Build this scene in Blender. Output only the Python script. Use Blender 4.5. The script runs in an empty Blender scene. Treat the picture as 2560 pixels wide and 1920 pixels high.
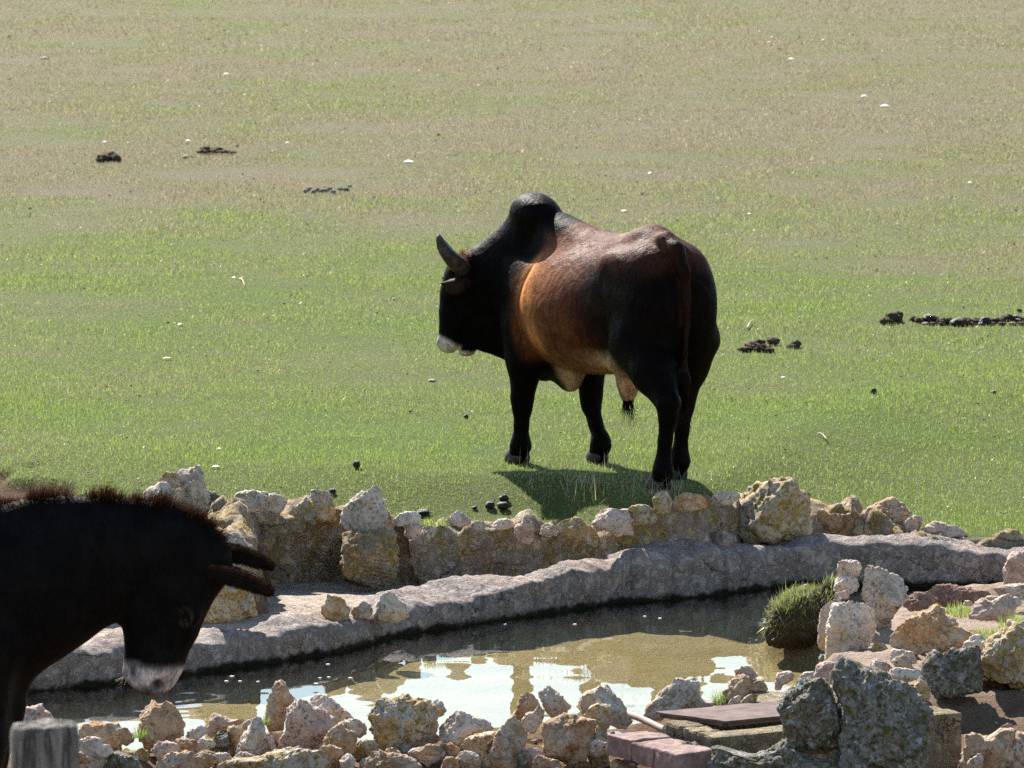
import bpy, bmesh, math, random
import numpy as np
from mathutils import Vector, Matrix

# ------------------------------------------------------------------ camera, sky, sun
S = bpy.context.scene
COL = S.collection
CAMH, FPX = 3.73, 16000.0            # eye height (m), focal length in pixels of a 2560 px wide frame
TH = math.atan(1560.0 / FPX)         # downward tilt
cam_d = bpy.data.cameras.new('camera')
cam = bpy.data.objects.new('camera', cam_d)
COL.objects.link(cam)
cam.location = (0, 0, CAMH)
cam.rotation_euler = (math.pi / 2 - TH, 0, 0)
cam_d.sensor_width = 36.0
cam_d.lens = 36.0 * FPX / 2560.0
cam_d.clip_start, cam_d.clip_end = 0.5, 3000
cam_d.dof.use_dof = True
cam_d.dof.focus_distance = 30.0
cam_d.dof.aperture_fstop = (cam_d.lens / 1000) / 0.016
S.camera = cam

SUN_AZ, SUN_EL = math.radians(22), math.radians(38)      # azimuth: degrees to the left of straight ahead
world = bpy.data.worlds.new('World')
S.world = world
world.use_nodes = True
wn = world.node_tree.nodes
sky = wn.new('ShaderNodeTexSky')
sky.sky_type = 'NISHITA'
sky.sun_disc = False
sky.sun_elevation = SUN_EL
sky.sun_rotation = -SUN_AZ
sky.air_density, sky.dust_density, sky.ozone_density = 1.15, 0.35, 1.2
world.node_tree.links.new(sky.outputs[0], wn['Background'].inputs[0])
wn['Background'].inputs[1].default_value = 0.080
sun_d = bpy.data.lights.new('sun', 'SUN')
sun_d.energy = 5.0
sun_d.angle = math.radians(0.53)
sun_d.color = (1.0, 0.95, 0.87)
sun = bpy.data.objects.new('sun', sun_d)
COL.objects.link(sun)
sdir = Vector((-math.sin(SUN_AZ) * math.cos(SUN_EL), math.cos(SUN_AZ) * math.cos(SUN_EL), math.sin(SUN_EL)))
sun.rotation_euler = sdir.to_track_quat('Z', 'Y').to_euler()
sun.location = (0, 30, 20)
vs = S.view_settings
vs.view_transform, vs.look, vs.exposure, vs.gamma = 'Standard', 'None', 1.50, 1.0
vs.use_curve_mapping = False
S.render.engine = 'CYCLES'
S.cycles.max_bounces = 6
S.cycles.transparent_max_bounces = 8
S.cycles.caustics_reflective = False
S.cycles.caustics_refractive = False
S.cycles.use_denoising = False
S.cycles.sample_clamp_indirect = 4.0

rng = np.random.default_rng(7)
random.seed(7)

# ------------------------------------------------------------------ measuring helpers
cT, sT = math.cos(TH), math.sin(TH)
def ray(px, py):
    u, v = px - 1280.0, py - 960.0
    return np.array([u, FPX * cT - v * sT, -FPX * sT - v * cT])
def P(px, py, z):
    d = ray(px, py); t = (z - CAMH) / d[2]
    return np.array([d[0] * t, d[1] * t, z])
def atY(px, py, Y):
    d = ray(px, py); t = Y / d[1]
    return np.array([d[0] * t, Y, CAMH + d[2] * t])
def mpp(Y, z=0.0):                    # metres per pixel at distance Y
    return (Y * cT + (CAMH - z) * sT) / FPX

# ------------------------------------------------------------------ numpy noise
def _hash(ix, iy, iz, seed):
    h = (ix.astype(np.int64) * 374761393 + iy.astype(np.int64) * 668265263 + iz.astype(np.int64) * 2147483647 + seed * 974711) & 0xffffffff
    h = ((h ^ (h >> 13)) * 1274126177) & 0xffffffff
    h = h ^ (h >> 16)
    return (h & 0xffff) / 32767.5 - 1.0
def vnoise(p, seed=0):
    p = np.asarray(p, float)
    f = np.floor(p); w = p - f; i = f.astype(np.int64)
    w = w * w * w * (w * (w * 6 - 15) + 10)
    x, y, z = i[..., 0], i[..., 1], i[..., 2]
    a, b, c = w[..., 0], w[..., 1], w[..., 2]
    def L(u, v, t): return u + (v - u) * t
    x00 = L(_hash(x, y, z, seed), _hash(x + 1, y, z, seed), a)
    x10 = L(_hash(x, y + 1, z, seed), _hash(x + 1, y + 1, z, seed), a)
    x01 = L(_hash(x, y, z + 1, seed), _hash(x + 1, y, z + 1, seed), a)
    x11 = L(_hash(x, y + 1, z + 1, seed), _hash(x + 1, y + 1, z + 1, seed), a)
    return L(L(x00, x10, b), L(x01, x11, b), c)
def fbm(p, octaves=4, seed=0, gain=0.5):
    p = np.asarray(p, float); r = 0; a = 1.0
    for o in range(octaves):
        r = r + a * vnoise(p * (2.03 ** o) + o * 17.3, seed + o); a *= gain
    return r
def sstep(a, b, x):
    t = np.clip((x - a) / (b - a), 0, 1); return t * t * (3 - 2 * t)

# ------------------------------------------------------------------ object helpers
def mesh_np(name, V, F, smooth=True):
    V = np.asarray(V, np.float32); F = np.asarray(F, np.int32)
    me = bpy.data.meshes.new(name)
    n, k = F.shape
    me.vertices.add(len(V)); me.vertices.foreach_set('co', V.ravel())
    me.loops.add(n * k); me.loops.foreach_set('vertex_index', F.ravel())
    me.polygons.add(n)
    me.polygons.foreach_set('loop_start', np.arange(0, n * k, k, dtype=np.int32))
    me.polygons.foreach_set('loop_total', np.full(n, k, np.int32))
    me.polygons.foreach_set('use_smooth', np.full(n, smooth, bool))
    me.update(calc_edges=True)
    return me
def link(name, me, mat=None, parent=None):
    o = bpy.data.objects.new(name, me); COL.objects.link(o)
    if mat and me is not None: me.materials.append(mat)
    if parent is not None: o.parent = parent
    return o
def tag(o, label=None, cat=None, group=None, kind=None):
    if label: o['label'] = label
    if cat: o['category'] = cat
    if group: o['group'] = group
    if kind: o['kind'] = kind
    return o
def empty(name, loc):
    o = bpy.data.objects.new(name, None); COL.objects.link(o); o.location = [float(a) for a in loc]
    o.empty_display_size = 0.1
    return o
def fattr(me, name, arr):
    at = me.attributes.new(name, 'FLOAT', 'POINT'); at.data.foreach_set('value', np.asarray(arr, np.float32))
def cattr(me, name, rgb):
    rgb = np.asarray(rgb, np.float32)
    at = me.attributes.new(name, 'FLOAT_COLOR', 'POINT')
    at.data.foreach_set('color', np.concatenate([rgb, np.ones((len(rgb), 1), np.float32)], 1).ravel())
def origin_to(o, loc):
    """move an unparented mesh object's origin without moving its vertices in the world"""
    loc = np.asarray(loc, float)
    me = o.data; n = len(me.vertices); co = np.empty(n * 3, np.float32); me.vertices.foreach_get('co', co)
    me.vertices.foreach_set('co', (co.reshape(-1, 3) - loc).astype(np.float32).ravel()); o.location = loc.tolist()
    me.update()

# ------------------------------------------------------------------ node helper
class NT:
    def __init__(s, name):
        s.m = bpy.data.materials.new(name); s.m.use_nodes = True
        s.t = s.m.node_tree; s.n = s.t.nodes; s.n.clear()
        s.out = s.n.new('ShaderNodeOutputMaterial')
    def new(s, typ, **kw):
        nd = s.n.new(typ)
        for k, v in kw.items(): setattr(nd, k, v)
        return nd
    def put(s, sock, v):
        if isinstance(v, bpy.types.NodeSocket): s.t.links.new(v, sock)
        elif v is not None:
            if isinstance(v, (tuple, list)) and len(v) == 3 and sock.type == 'RGBA': v = (*v, 1)
            sock.default_value = v
    def pos(s, obj=False, sc=None):
        o = s.new('ShaderNodeTexCoord').outputs['Object'] if obj else s.new('ShaderNodeNewGeometry').outputs['Position']
        if obj:   # every object its own piece of the pattern
            r = s.new('ShaderNodeObjectInfo').outputs['Random']
            o = s.vm('ADD', o, s.comb(s.math('MULTIPLY', r, 37.0), s.math('MULTIPLY', r, 91.0), s.math('MULTIPLY', r, 53.0)))
        if sc: o = s.vm('MULTIPLY', o, sc)
        return o
    def comb(s, x, y, z):
        n = s.new('ShaderNodeCombineXYZ')
        for i, v in enumerate((x, y, z)): s.put(n.inputs[i], v)
        return n.outputs[0]
    def sep(s, v):
        n = s.new('ShaderNodeSeparateXYZ'); s.put(n.inputs[0], v); return n.outputs
    def vm(s, op, a, b):
        n = s.new('ShaderNodeVectorMath', operation=op); s.put(n.inputs[0], a); s.put(n.inputs[1], b); return n.outputs[0]
    def math(s, op, a, b=None, c=None, clamp=False):
        n = s.new('ShaderNodeMath', operation=op, use_clamp=clamp); s.put(n.inputs[0], a)
        if b is not None: s.put(n.inputs[1], b)
        if c is not None: s.put(n.inputs[2], c)
        return n.outputs[0]
    def noise(s, vec, scale, detail=4, rough=0.55, dist=0.0):
        n = s.new('ShaderNodeTexNoise'); s.put(n.inputs['Vector'], vec); n.inputs['Scale'].default_value = scale
        n.inputs['Detail'].default_value = detail; n.inputs['Roughness'].default_value = rough; n.inputs['Distortion'].default_value = dist
        return n.outputs['Fac']
    def voro(s, vec, scale, feature='F1'):
        n = s.new('ShaderNodeTexVoronoi', feature=feature); s.put(n.inputs['Vector'], vec); n.inputs['Scale'].default_value = scale
        return n.outputs['Distance']
    def map(s, v, a, b, c=0.0, d=1.0):
        n = s.new('ShaderNodeMapRange', interpolation_type='SMOOTHSTEP'); s.put(n.inputs[0], v)
        for i, x in enumerate((a, b, c, d)): s.put(n.inputs[i + 1], x)
        return n.outputs[0]
    def mix(s, f, a, b, mode='MIX'):
        n = s.new('ShaderNodeMix', data_type='RGBA', blend_type=mode); s.put(n.inputs[0], f)
        s.put(n.inputs[6], a); s.put(n.inputs[7], b); return n.outputs[2]
    def attr(s, name, out='Fac'):
        return s.new('ShaderNodeAttribute', attribute_name=name).outputs[out]
    def bump(s, h, strength=0.5, dist=0.01, nrm=None):
        n = s.new('ShaderNodeBump'); s.put(n.inputs['Height'], h); n.inputs['Strength'].default_value = strength
        n.inputs['Distance'].default_value = dist
        if nrm is not None: s.put(n.inputs['Normal'], nrm)
        return n.outputs[0]
    def bsdf(s, color, rough=0.8, spec=0.3, nrm=None, **kw):
        n = s.new('ShaderNodeBsdfPrincipled'); s.put(n.inputs['Base Color'], color); s.put(n.inputs['Roughness'], rough)
        s.put(n.inputs['Specular IOR Level'], spec)
        if nrm is not None: s.put(n.inputs['Normal'], nrm)
        for k, v in kw.items(): s.put(n.inputs[k], v)
        return n.outputs[0]
    def done(s, sh):
        s.t.links.new(sh, s.out.inputs['Surface']); return s.m

# ------------------------------------------------------------------ materials
def field_dry(t, pos):
    """0 = fresh green sward, 1 = parched straw: patches, drier further up the field"""
    x, y, z = t.sep(pos)
    flat = t.comb(x, t.math('MULTIPLY', y, 0.75), 0.0)
    a = t.noise(flat, 0.16, 4, 0.6)
    b = t.noise(flat, 0.75, 4, 0.6)
    ramp = t.map(y, 33.0, 66.0, -0.24, 0.24)
    v = t.math('ADD', t.math('ADD', t.math('MULTIPLY', t.math('SUBTRACT', a, 0.5), 0.95), t.math('MULTIPLY', t.math('SUBTRACT', b, 0.5), 0.85)), ramp)
    return t.map(v, -0.40, 0.55, 0.0, 1.0)

def mat_field():
    t = NT('turf_soil'); p = t.pos()
    dry = field_dry(t, p)
    fine = t.noise(p, 45.0, 5, 0.75)
    mid = t.noise(p, 5.0, 4, 0.6)
    g = t.mix(fine, (0.035, 0.060, 0.010), (0.12, 0.16, 0.030))  # soil and thatch tone, darkened too for shadow under the blades
    d = t.mix(fine, (0.095, 0.076, 0.044), (0.21, 0.175, 0.115))
    c = t.mix(dry, g, d)
    c = t.mix(t.math('MULTIPLY', t.map(mid, 0.60, 0.78), 0.55), c, (0.17, 0.115, 0.07))
    red = t.attr('red')
    soil = t.mix(fine, (0.050, 0.022, 0.011), (0.125, 0.062, 0.036))
    c = t.mix(red, c, soil)
    bank = t.attr('bank')
    mud = t.mix(fine, (0.10, 0.062, 0.035), (0.25, 0.17, 0.105))
    mud = t.mix(t.map(mid, 0.45, 0.65), mud, (0.11, 0.045, 0.022))
    c = t.mix(bank, c, mud)
    c = t.mix(t.attr('cement'), c, t.mix(t.noise(p, 9.0, 6, 0.7), (0.22, 0.155, 0.11), (0.50, 0.39, 0.31)))
    bed = t.attr('bed')
    sand = t.mix(t.noise(p, 3.0, 5, 0.65), (0.29, 0.235, 0.125), (0.46, 0.385, 0.235))
    sand = t.mix(t.math('MULTIPLY', t.map(fine, 0.5, 0.7), 0.5), sand, (0.10, 0.08, 0.03))
    c = t.mix(bed, c, sand)
    n = t.bump(t.noise(p, 30.0, 7, 0.75), 0.9, 0.04)
    return t.done(t.bsdf(c, 0.95, 0.1, n))

def mat_grass(name='grass_blade', lush=0.0):
    t = NT(name); p = t.pos()
    r = t.attr('rnd')
    dry = field_dry(t, p)
    if lush: dry = t.math('MULTIPLY', dry, 0.25)
    sel = t.map(t.math('SUBTRACT', t.math('ADD', t.math('MULTIPLY', dry, 1.15), 0.10), r), -0.10, 0.14)
    r2 = t.attr('rnd2')
    green = t.mix(r2, (0.078, 0.140, 0.020), (0.39, 0.48, 0.135))
    straw = t.mix(r2, (0.14, 0.113, 0.072), (0.43, 0.37, 0.285))  # straw tones; some bluish haze mixed into the pale end
    c = t.mix(sel, green, straw)
    d = t.new('ShaderNodeBsdfDiffuse'); t.put(d.inputs[0], c)
    tr = t.new('ShaderNodeBsdfTranslucent'); t.put(tr.inputs[0], t.mix(1.0, c, (1.0, 1.0, 0.75), 'MULTIPLY'))
    m = t.new('ShaderNodeMixShader'); m.inputs[0].default_value = 0.42
    t.t.links.new(d.outputs[0], m.inputs[1]); t.t.links.new(tr.outputs[0], m.inputs[2])
    g = t.new('ShaderNodeBsdfGlossy'); g.inputs['Roughness'].default_value = 0.38; g.inputs['Color'].default_value = (0.9, 0.9, 0.85, 1)
    m2 = t.new('ShaderNodeMixShader'); m2.inputs[0].default_value = 0.035
    t.t.links.new(m.outputs[0], m2.inputs[1]); t.t.links.new(g.outputs[0], m2.inputs[2])
    return t.done(m2.outputs[0])

def mat_rock(name, pale, mid, stain, lichen=None, amt=(0.5, 0.45), lich=0.5, dark=(0.10, 0.070, 0.045), bump=1.0):
    t = NT(name); p = t.pos(obj=True)
    n1 = t.noise(p, 5.0, 6, 0.62, 0.3); n2 = t.noise(p, 13.0, 6, 0.65); n3 = t.noise(p, 60.0, 5, 0.7)
    c = t.mix(t.map(n1, 0.38, 0.64), pale, mid)
    c = t.mix(t.math('MULTIPLY', t.map(n2, amt[1], amt[1] + 0.16), amt[0]), c, stain)
    c = t.mix(t.math('MULTIPLY', t.map(n3, 0.45, 0.75), 0.55), c, t.mix(0.5, pale, (0.62, 0.56, 0.48)))
    c = t.mix(t.math('MULTIPLY', t.map(n3, 0.46, 0.32), 0.45), c, dark)
    n4 = t.noise(t.vm('ADD', p, (3.0, 8.0, 1.0)), 22.0, 6, 0.7, 0.5)
    c = t.mix(t.math('MULTIPLY', t.map(n4, 0.56, 0.68), 0.30), c, dark)
    if lichen:
        l = t.noise(p, 34.0, 6, 0.72, 0.6)
        c = t.mix(t.map(l, lich, lich + 0.05), c, lichen)
        l2 = t.noise(t.vm('ADD', p, (5.0, 3.0, 9.0)), 20.0, 6, 0.75, 0.8)
        c = t.mix(t.math('MULTIPLY', t.map(l2, lich + 0.03, lich + 0.08), 0.85), c, (0.40, 0.41, 0.41))
    pits = t.map(t.voro(p, 42.0), 0.10, 0.34)
    pm = t.map(t.noise(p, 8.0, 3), 0.46, 0.60)
    pits = t.math('ADD', t.math('MULTIPLY', pits, pm), t.math('SUBTRACT', 1.0, pm))
    c = t.mix(t.math('MULTIPLY', t.math('SUBTRACT', 1.0, pits), 0.65), c, dark)
    h = t.math('ADD', t.math('MULTIPLY', t.noise(p, 26.0, 8, 0.76), 1.2), t.math('MULTIPLY', pits, 0.7))
    h = t.math('SUBTRACT', h, t.math('MULTIPLY', t.map(n4, 0.54, 0.64), 0.35))
    n = t.bump(h, 0.9 * bump, 0.014)
    return t.done(t.bsdf(c, 0.9, 0.2, n))

def mat_mortar(name, base, dark, moss, mossamt=0.5, rake=False, waterline=None, pinkish=None):
    t = NT(name); p = t.pos()
    n1 = t.noise(p, 3.2, 6, 0.65, 0.4); n2 = t.noise(p, 9.0, 6, 0.68); n3 = t.noise(p, 48.0, 5, 0.7)
    c = t.mix(t.map(n1, 0.36, 0.64), base, dark)
    if pinkish: c = t.mix(t.math('MULTIPLY', t.map(t.noise(t.vm('ADD', p, (9.0, 2.0, 4.0)), 2.4, 4, 0.6), 0.5, 0.62), 0.7), c, pinkish)
    c = t.mix(t.math('MULTIPLY', t.map(n2, 0.60 - 0.22 * mossamt, 0.74 - 0.2 * mossamt), min(1.0, 0.25 + mossamt)), c, moss)
    c = t.mix(t.math('MULTIPLY', t.map(n3, 0.45, 0.72), 0.5), c, t.mix(0.45, base, (0.5, 0.45, 0.38)))
    c = t.mix(t.math('MULTIPLY', t.map(n3, 0.44, 0.28), 0.55), c, (0.05, 0.04, 0.028))
    h = t.math('ADD', t.math('MULTIPLY', t.noise(p, 28.0, 7, 0.74), 1.0), t.math('MULTIPLY', t.noise(p, 7.0, 4), 0.9))
    crack = t.voro(t.vm('ADD', p, t.comb(t.math('MULTIPLY', n2, 0.35), t.math('MULTIPLY', n1, 0.35), 0.0)), 2.6, 'DISTANCE_TO_EDGE')
    ck = t.map(crack, 0.0, 0.012, 1.0, 0.0)
    ck = t.math('MULTIPLY', ck, t.map(n1, 0.46, 0.56))
    c = t.mix(t.math('MULTIPLY', ck, 0.75), c, (0.035, 0.028, 0.02))
    h = t.math('SUBTRACT', h, t.math('MULTIPLY', ck, 1.2))
    if rake:   # comb marks drawn through the wet cement, running in slanting arcs
        x, y, z = t.sep(p)
        w = t.new('ShaderNodeTexWave', wave_type='BANDS', bands_direction='Z'); w.inputs['Scale'].default_value = 13.0
        w.inputs['Distortion'].default_value = 9.0; w.inputs['Detail'].default_value = 3; w.inputs['Detail Scale'].default_value = 0.7
        t.put(w.inputs['Vector'], t.comb(t.math('MULTIPLY', x, 0.35), y, t.math('ADD', z, t.math('MULTIPLY', x, 0.18))))
        k = t.math('MULTIPLY', t.map(t.noise(p, 1.1, 2), 0.47, 0.62), 0.35)
        h = t.math('ADD', h, t.math('MULTIPLY', w.outputs['Fac'], k))
    if waterline is not None:   # drip stains, and the algae band left by the water
        x, y, z = t.sep(p)
        dr = t.noise(t.comb(t.math('MULTIPLY', x, 9.0), t.math('MULTIPLY', y, 3.0), t.math('MULTIPLY', z, 1.3)), 2.0, 5, 0.65)
        c = t.mix(t.math('MULTIPLY', t.map(dr, 0.50, 0.66), 0.55), c, (0.15, 0.125, 0.105))
        c = t.mix(t.math('MULTIPLY', t.map(dr, 0.44, 0.32), 0.5), c, (0.52, 0.46, 0.42))
        zz = t.math('ADD', z, t.math('MULTIPLY', t.math('SUBTRACT', n2, 0.5), 0.10))
        c = t.mix(t.map(zz, waterline + 0.040, waterline + 0.010), c, (0.028, 0.026, 0.012))
    h = t.math('ADD', h, t.math('MULTIPLY', t.map(t.noise(p, 16.0, 6, 0.75, 0.5), 0.42, 0.62), 0.7))
    n = t.bump(h, 1.0, 0.03)
    return t.done(t.bsdf(c, 0.92, 0.15, n))

def mat_plain(name, c1, c2, scale=12, rough=0.8, spec=0.3, bump=0.4, dist=0.01, obj=True, stretch=None):
    t = NT(name); p = t.pos(obj=obj, sc=stretch)
    a = t.noise(p, scale, 6, 0.65)
    c = t.mix(t.map(a, 0.3, 0.7), c1, c2)
    n = t.bump(t.noise(p, scale * 3, 5, 0.7), bump, dist)
    return t.done(t.bsdf(c, rough, spec, n))

def mat_coat(name, rough=0.5, spec=0.4, grain=160.0, sheen=0.0, bump=0.45):
    t = NT(name); p = t.new('ShaderNodeTexCoord').outputs['Object']
    c = t.attr('coat', 'Color')
    f = t.noise(t.vm('MULTIPLY', p, (1.0, 1.0, 0.35)), grain, 3, 0.6)
    c = t.mix(t.map(f, 0.25, 0.75), t.mix(1.0, c, (0.55, 0.52, 0.52), 'MULTIPLY'), t.mix(1.0, c, (1.45, 1.4, 1.4), 'MULTIPLY'))
    f2 = t.noise(t.vm('MULTIPLY', p, (1.5, 1.5, 0.6)), 16.0, 5, 0.7)
    c = t.mix(t.map(f2, 0.30, 0.70), t.mix(1.0, c, (0.6, 0.55, 0.55), 'MULTIPLY'), t.mix(1.0, c, (1.3, 1.3, 1.3), 'MULTIPLY'))
    h = t.math('ADD', t.math('MULTIPLY', f, 0.25), t.math('MULTIPLY', t.noise(p, 14.0, 4, 0.6), 1.0))
    h = t.math('ADD', h, t.math('MULTIPLY', t.attr('rib'), 1.0))
    h = t.math('ADD', h, t.math('MULTIPLY', t.noise(t.vm('MULTIPLY', p, (1.6, 1.6, 0.5)), 9.0, 5, 0.65), 1.2))
    n = t.bump(h, bump, 0.014)
    r = t.map(t.noise(p, 9.0, 3), 0.3, 0.7, rough - 0.06, rough + 0.10)
    return t.done(t.bsdf(c, r, spec, n, **({'Sheen Weight': sheen, 'Sheen Roughness': 0.4} if sheen else {})))

def mat_water():
    t = NT('pond_water'); p = t.pos(); x, y, z = t.sep(p)
    gm = t.new('ShaderNodeNewGeometry'); dt = t.new('ShaderNodeVectorMath', operation='DOT_PRODUCT')
    t.put(dt.inputs[0], gm.outputs['Normal']); t.put(dt.inputs[1], gm.outputs['Incoming'])
    fr = t.math('ADD', 0.02, t.math('MULTIPLY', 0.98, t.math('POWER', t.math('SUBTRACT', 1.0, t.math('ABSOLUTE', dt.outputs['Value']), clamp=True), 5.0)), clamp=True)
    gl = t.new('ShaderNodeBsdfGlossy'); gl.inputs['Roughness'].default_value = 0.012
    tp = t.new('ShaderNodeBsdfTransparent'); tp.inputs[0].default_value = (0.95, 0.93, 0.80, 1)
    m = t.new('ShaderNodeMixShader'); t.put(m.inputs[0], fr)
    t.t.links.new(tp.outputs[0], m.inputs[1]); t.t.links.new(gl.outputs[0], m.inputs[2])
    return t.done(m.outputs[0])

def mat_hair(name, root, tip):
    t = NT(name); k = t.attr('tip'); c = t.mix(k, root, tip)
    d = t.new('ShaderNodeBsdfDiffuse'); t.put(d.inputs[0], c)
    tr = t.new('ShaderNodeBsdfTranslucent'); t.put(tr.inputs[0], c)
    m = t.new('ShaderNodeMixShader'); m.inputs[0].default_value = 0.4
    t.t.links.new(d.outputs[0], m.inputs[1]); t.t.links.new(tr.outputs[0], m.inputs[2])
    return t.done(m.outputs[0])

M = {}
M['field'] = mat_field()
M['grass'] = mat_grass()
M['lush'] = mat_grass('lush_grass', 1.0)
CR = (0.52, 0.43, 0.34)
M['pale'] = mat_rock('pale_limestone', (0.66, 0.57, 0.48), (0.54, 0.42, 0.32), (0.44, 0.26, 0.13), amt=(0.5, 0.55))
M['pink'] = mat_rock('pinkish_limestone', (0.60, 0.47, 0.39), (0.46, 0.33, 0.255), (0.38, 0.21, 0.11), amt=(0.55, 0.53))
M['brown'] = mat_rock('brown_limestone', (0.52, 0.39, 0.275), (0.37, 0.235, 0.13), (0.30, 0.14, 0.045), amt=(0.75, 0.46))
M['orange'] = mat_rock('ochre_limestone', (0.60, 0.47, 0.34), (0.48, 0.29, 0.13), (0.40, 0.18, 0.045), amt=(0.8, 0.47))
M['grey'] = mat_rock('grey_limestone', (0.57, 0.49, 0.41), (0.43, 0.345, 0.265), (0.35, 0.215, 0.10), lichen=(0.24, 0.18, 0.07), amt=(0.7, 0.49), lich=0.57)
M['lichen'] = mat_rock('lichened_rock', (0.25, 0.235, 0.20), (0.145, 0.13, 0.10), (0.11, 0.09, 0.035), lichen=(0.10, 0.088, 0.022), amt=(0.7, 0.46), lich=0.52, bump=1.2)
M['mossy'] = mat_rock('moss_stained_rock', (0.52, 0.43, 0.33), (0.42, 0.32, 0.20), (0.36, 0.225, 0.05), lichen=(0.28, 0.19, 0.04), amt=(0.8, 0.44), lich=0.52)
M['wall'] = mat_mortar('stained_cement', (0.56, 0.45, 0.33), (0.48, 0.36, 0.22), (0.42, 0.28, 0.07), 0.62, rake=True, pinkish=(0.46, 0.36, 0.31))
M['rim'] = mat_mortar('rim_cement', (0.47, 0.40, 0.36), (0.37, 0.31, 0.275), (0.27, 0.23, 0.17), 0.05, waterline=-0.481, pinkish=(0.46, 0.34, 0.28))
M['apron'] = mat_mortar('apron_cement', (0.60, 0.49, 0.39), (0.52, 0.42, 0.33), (0.42, 0.31, 0.20), 0.05)
M['curb'] = mat_mortar('old_concrete', (0.44, 0.36, 0.24), (0.33, 0.26, 0.15), (0.20, 0.15, 0.05), 0.35)
M['redcement'] = mat_mortar('red_cement', (0.48, 0.30, 0.22), (0.40, 0.24, 0.17), (0.33, 0.17, 0.09), 0.3)
M['water'] = mat_water()
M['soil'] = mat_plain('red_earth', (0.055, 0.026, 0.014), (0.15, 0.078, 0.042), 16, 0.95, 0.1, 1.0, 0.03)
M['bull'] = mat_coat('bull_coat', 0.50, 0.028, 170.0, bump=0.75)
M['donkey'] = mat_coat('donkey_coat', 0.6, 0.06, 120.0)
M['horn'] = mat_plain('horn', (0.020, 0.015, 0.011), (0.075, 0.054, 0.037), 30, 0.55, 0.2, 0.6, 0.004, stretch=(1, 1, 1))
M['hoof'] = mat_plain('hoof', (0.014, 0.012, 0.011), (0.045, 0.038, 0.032), 40, 0.6, 0.3, 0.5, 0.003)
M['eye'] = mat_plain('eye', (0.006, 0.005, 0.004), (0.012, 0.009, 0.007), 20, 0.12, 0.5, 0.0)
M['mane'] = mat_hair('mane_hair', (0.005, 0.0035, 0.003), (0.038, 0.017, 0.008))
M['blackhair'] = mat_hair('black_hair', (0.012, 0.009, 0.007), (0.03, 0.02, 0.014))
M['redhair'] = mat_hair('red_poll_hair', (0.05, 0.014, 0.006), (0.22, 0.065, 0.022))
M['palehair'] = mat_hair('pale_whisker', (0.3, 0.26, 0.2), (0.5, 0.45, 0.38))
M['dung'] = mat_plain('dung', (0.030, 0.021, 0.014), (0.115, 0.082, 0.054), 30, 0.9, 0.15, 0.9, 0.02)
M['wetdung'] = mat_plain('fresh_dung', (0.012, 0.010, 0.008), (0.03, 0.025, 0.020), 40, 0.6, 0.3, 0.8, 0.01)
M['greydung'] = mat_plain('weathered_dung', (0.09, 0.08, 0.072), (0.26, 0.24, 0.22), 30, 0.9, 0.2, 0.8, 0.01)
M['feather'] = mat_plain('feather', (0.68, 0.68, 0.66), (0.82, 0.82, 0.80), 60, 0.7, 0.2, 0.3, 0.003)
M['twig'] = mat_plain('twig', (0.34, 0.27, 0.19), (0.50, 0.42, 0.31), 30, 0.85, 0.2, 0.4, 0.004)
M['brick'] = mat_plain('pink_paver', (0.17, 0.105, 0.090), (0.33, 0.235, 0.205), 14, 0.9, 0.12, 1.0, 0.010)
M['plate'] = mat_plain('rusty_plate', (0.085, 0.055, 0.048), (0.16, 0.112, 0.096), 14, 0.8, 0.10, 0.4, 0.003)
M['pipe'] = mat_plain('plastic_pipe', (0.26, 0.19, 0.15), (0.36, 0.28, 0.23), 9, 0.7, 0.15, 0.2, 0.002)
t_ = NT('weathered_post'); p_ = t_.vm('MULTIPLY', t_.new('ShaderNodeTexCoord').outputs['Object'], (9.0, 9.0, 0.9))
a_ = t_.noise(p_, 5.0, 6, .65, .3); b_ = t_.noise(p_, 22.0, 4, .7)
c_ = t_.mix(t_.map(a_, .38, .62), (0.055, 0.047, 0.040), (0.34, 0.30, 0.26)); c_ = t_.mix(t_.math('MULTIPLY', t_.map(b_, .5, .7), .6), c_, (0.42, 0.38, 0.33))
c_ = t_.mix(t_.math('MULTIPLY', t_.map(t_.noise(p_, 2.0, 3), .60, .70), .6), c_, (0.24, 0.12, 0.05))
M['post'] = t_.done(t_.bsdf(c_, .9, .15, t_.bump(t_.math('ADD', a_, t_.math('MULTIPLY', b_, .4)), 1.0, .03)))
M['stalk'] = M['twig']

# ------------------------------------------------------------------ layout lines of the pond, rim and rock wall
KP = 1.045                                         # the pond lies in a dip below the pasture
def ZK(z): return CAMH - (CAMH - np.asarray(z, float)) * KP
WZ = float(ZK(-0.30))                              # water level
def XY(px, Y): Y = Y * KP; return np.array([(px - 1280) * mpp(Y), Y])
def PK(px, py, z): return P(px, py, float(ZK(z)))
rim_px = [(-420, 1775), (-150, 1752), (78, 1730), (249, 1714), (467, 1687), (660, 1660), (855, 1629), (994, 1590), (1189, 1559), (1383, 1532),
          (1543, 1508), (1680, 1499), (1796, 1490), (1905, 1470), (2085, 1463), (2303, 1468), (2509, 1470), (2700, 1476)]
RIM = np.array([P(x, y, WZ)[:2] for x, y in rim_px])
wall_z = float(ZK(-0.15))
WALL = np.array([P(x, y, -0.42)[:2] for x, y in [(-700, 1602), (-200, 1600), (130, 1590), (400, 1588), (590, 1580), (640, 1552), (632, 1490)]] + [XY(a, b) for a, b in [(645, 30.9), (760, 31.0), (852, 31.05), (935, 30.75), (990, 31.0), (1112, 31.0), (1240, 31.0), (1400, 30.95), (1600, 30.75), (1760, 30.92),
        (1900, 31.55), (2100, 31.65), (2300, 31.2), (2560, 31.2), (3000, 31.3)]])
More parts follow.
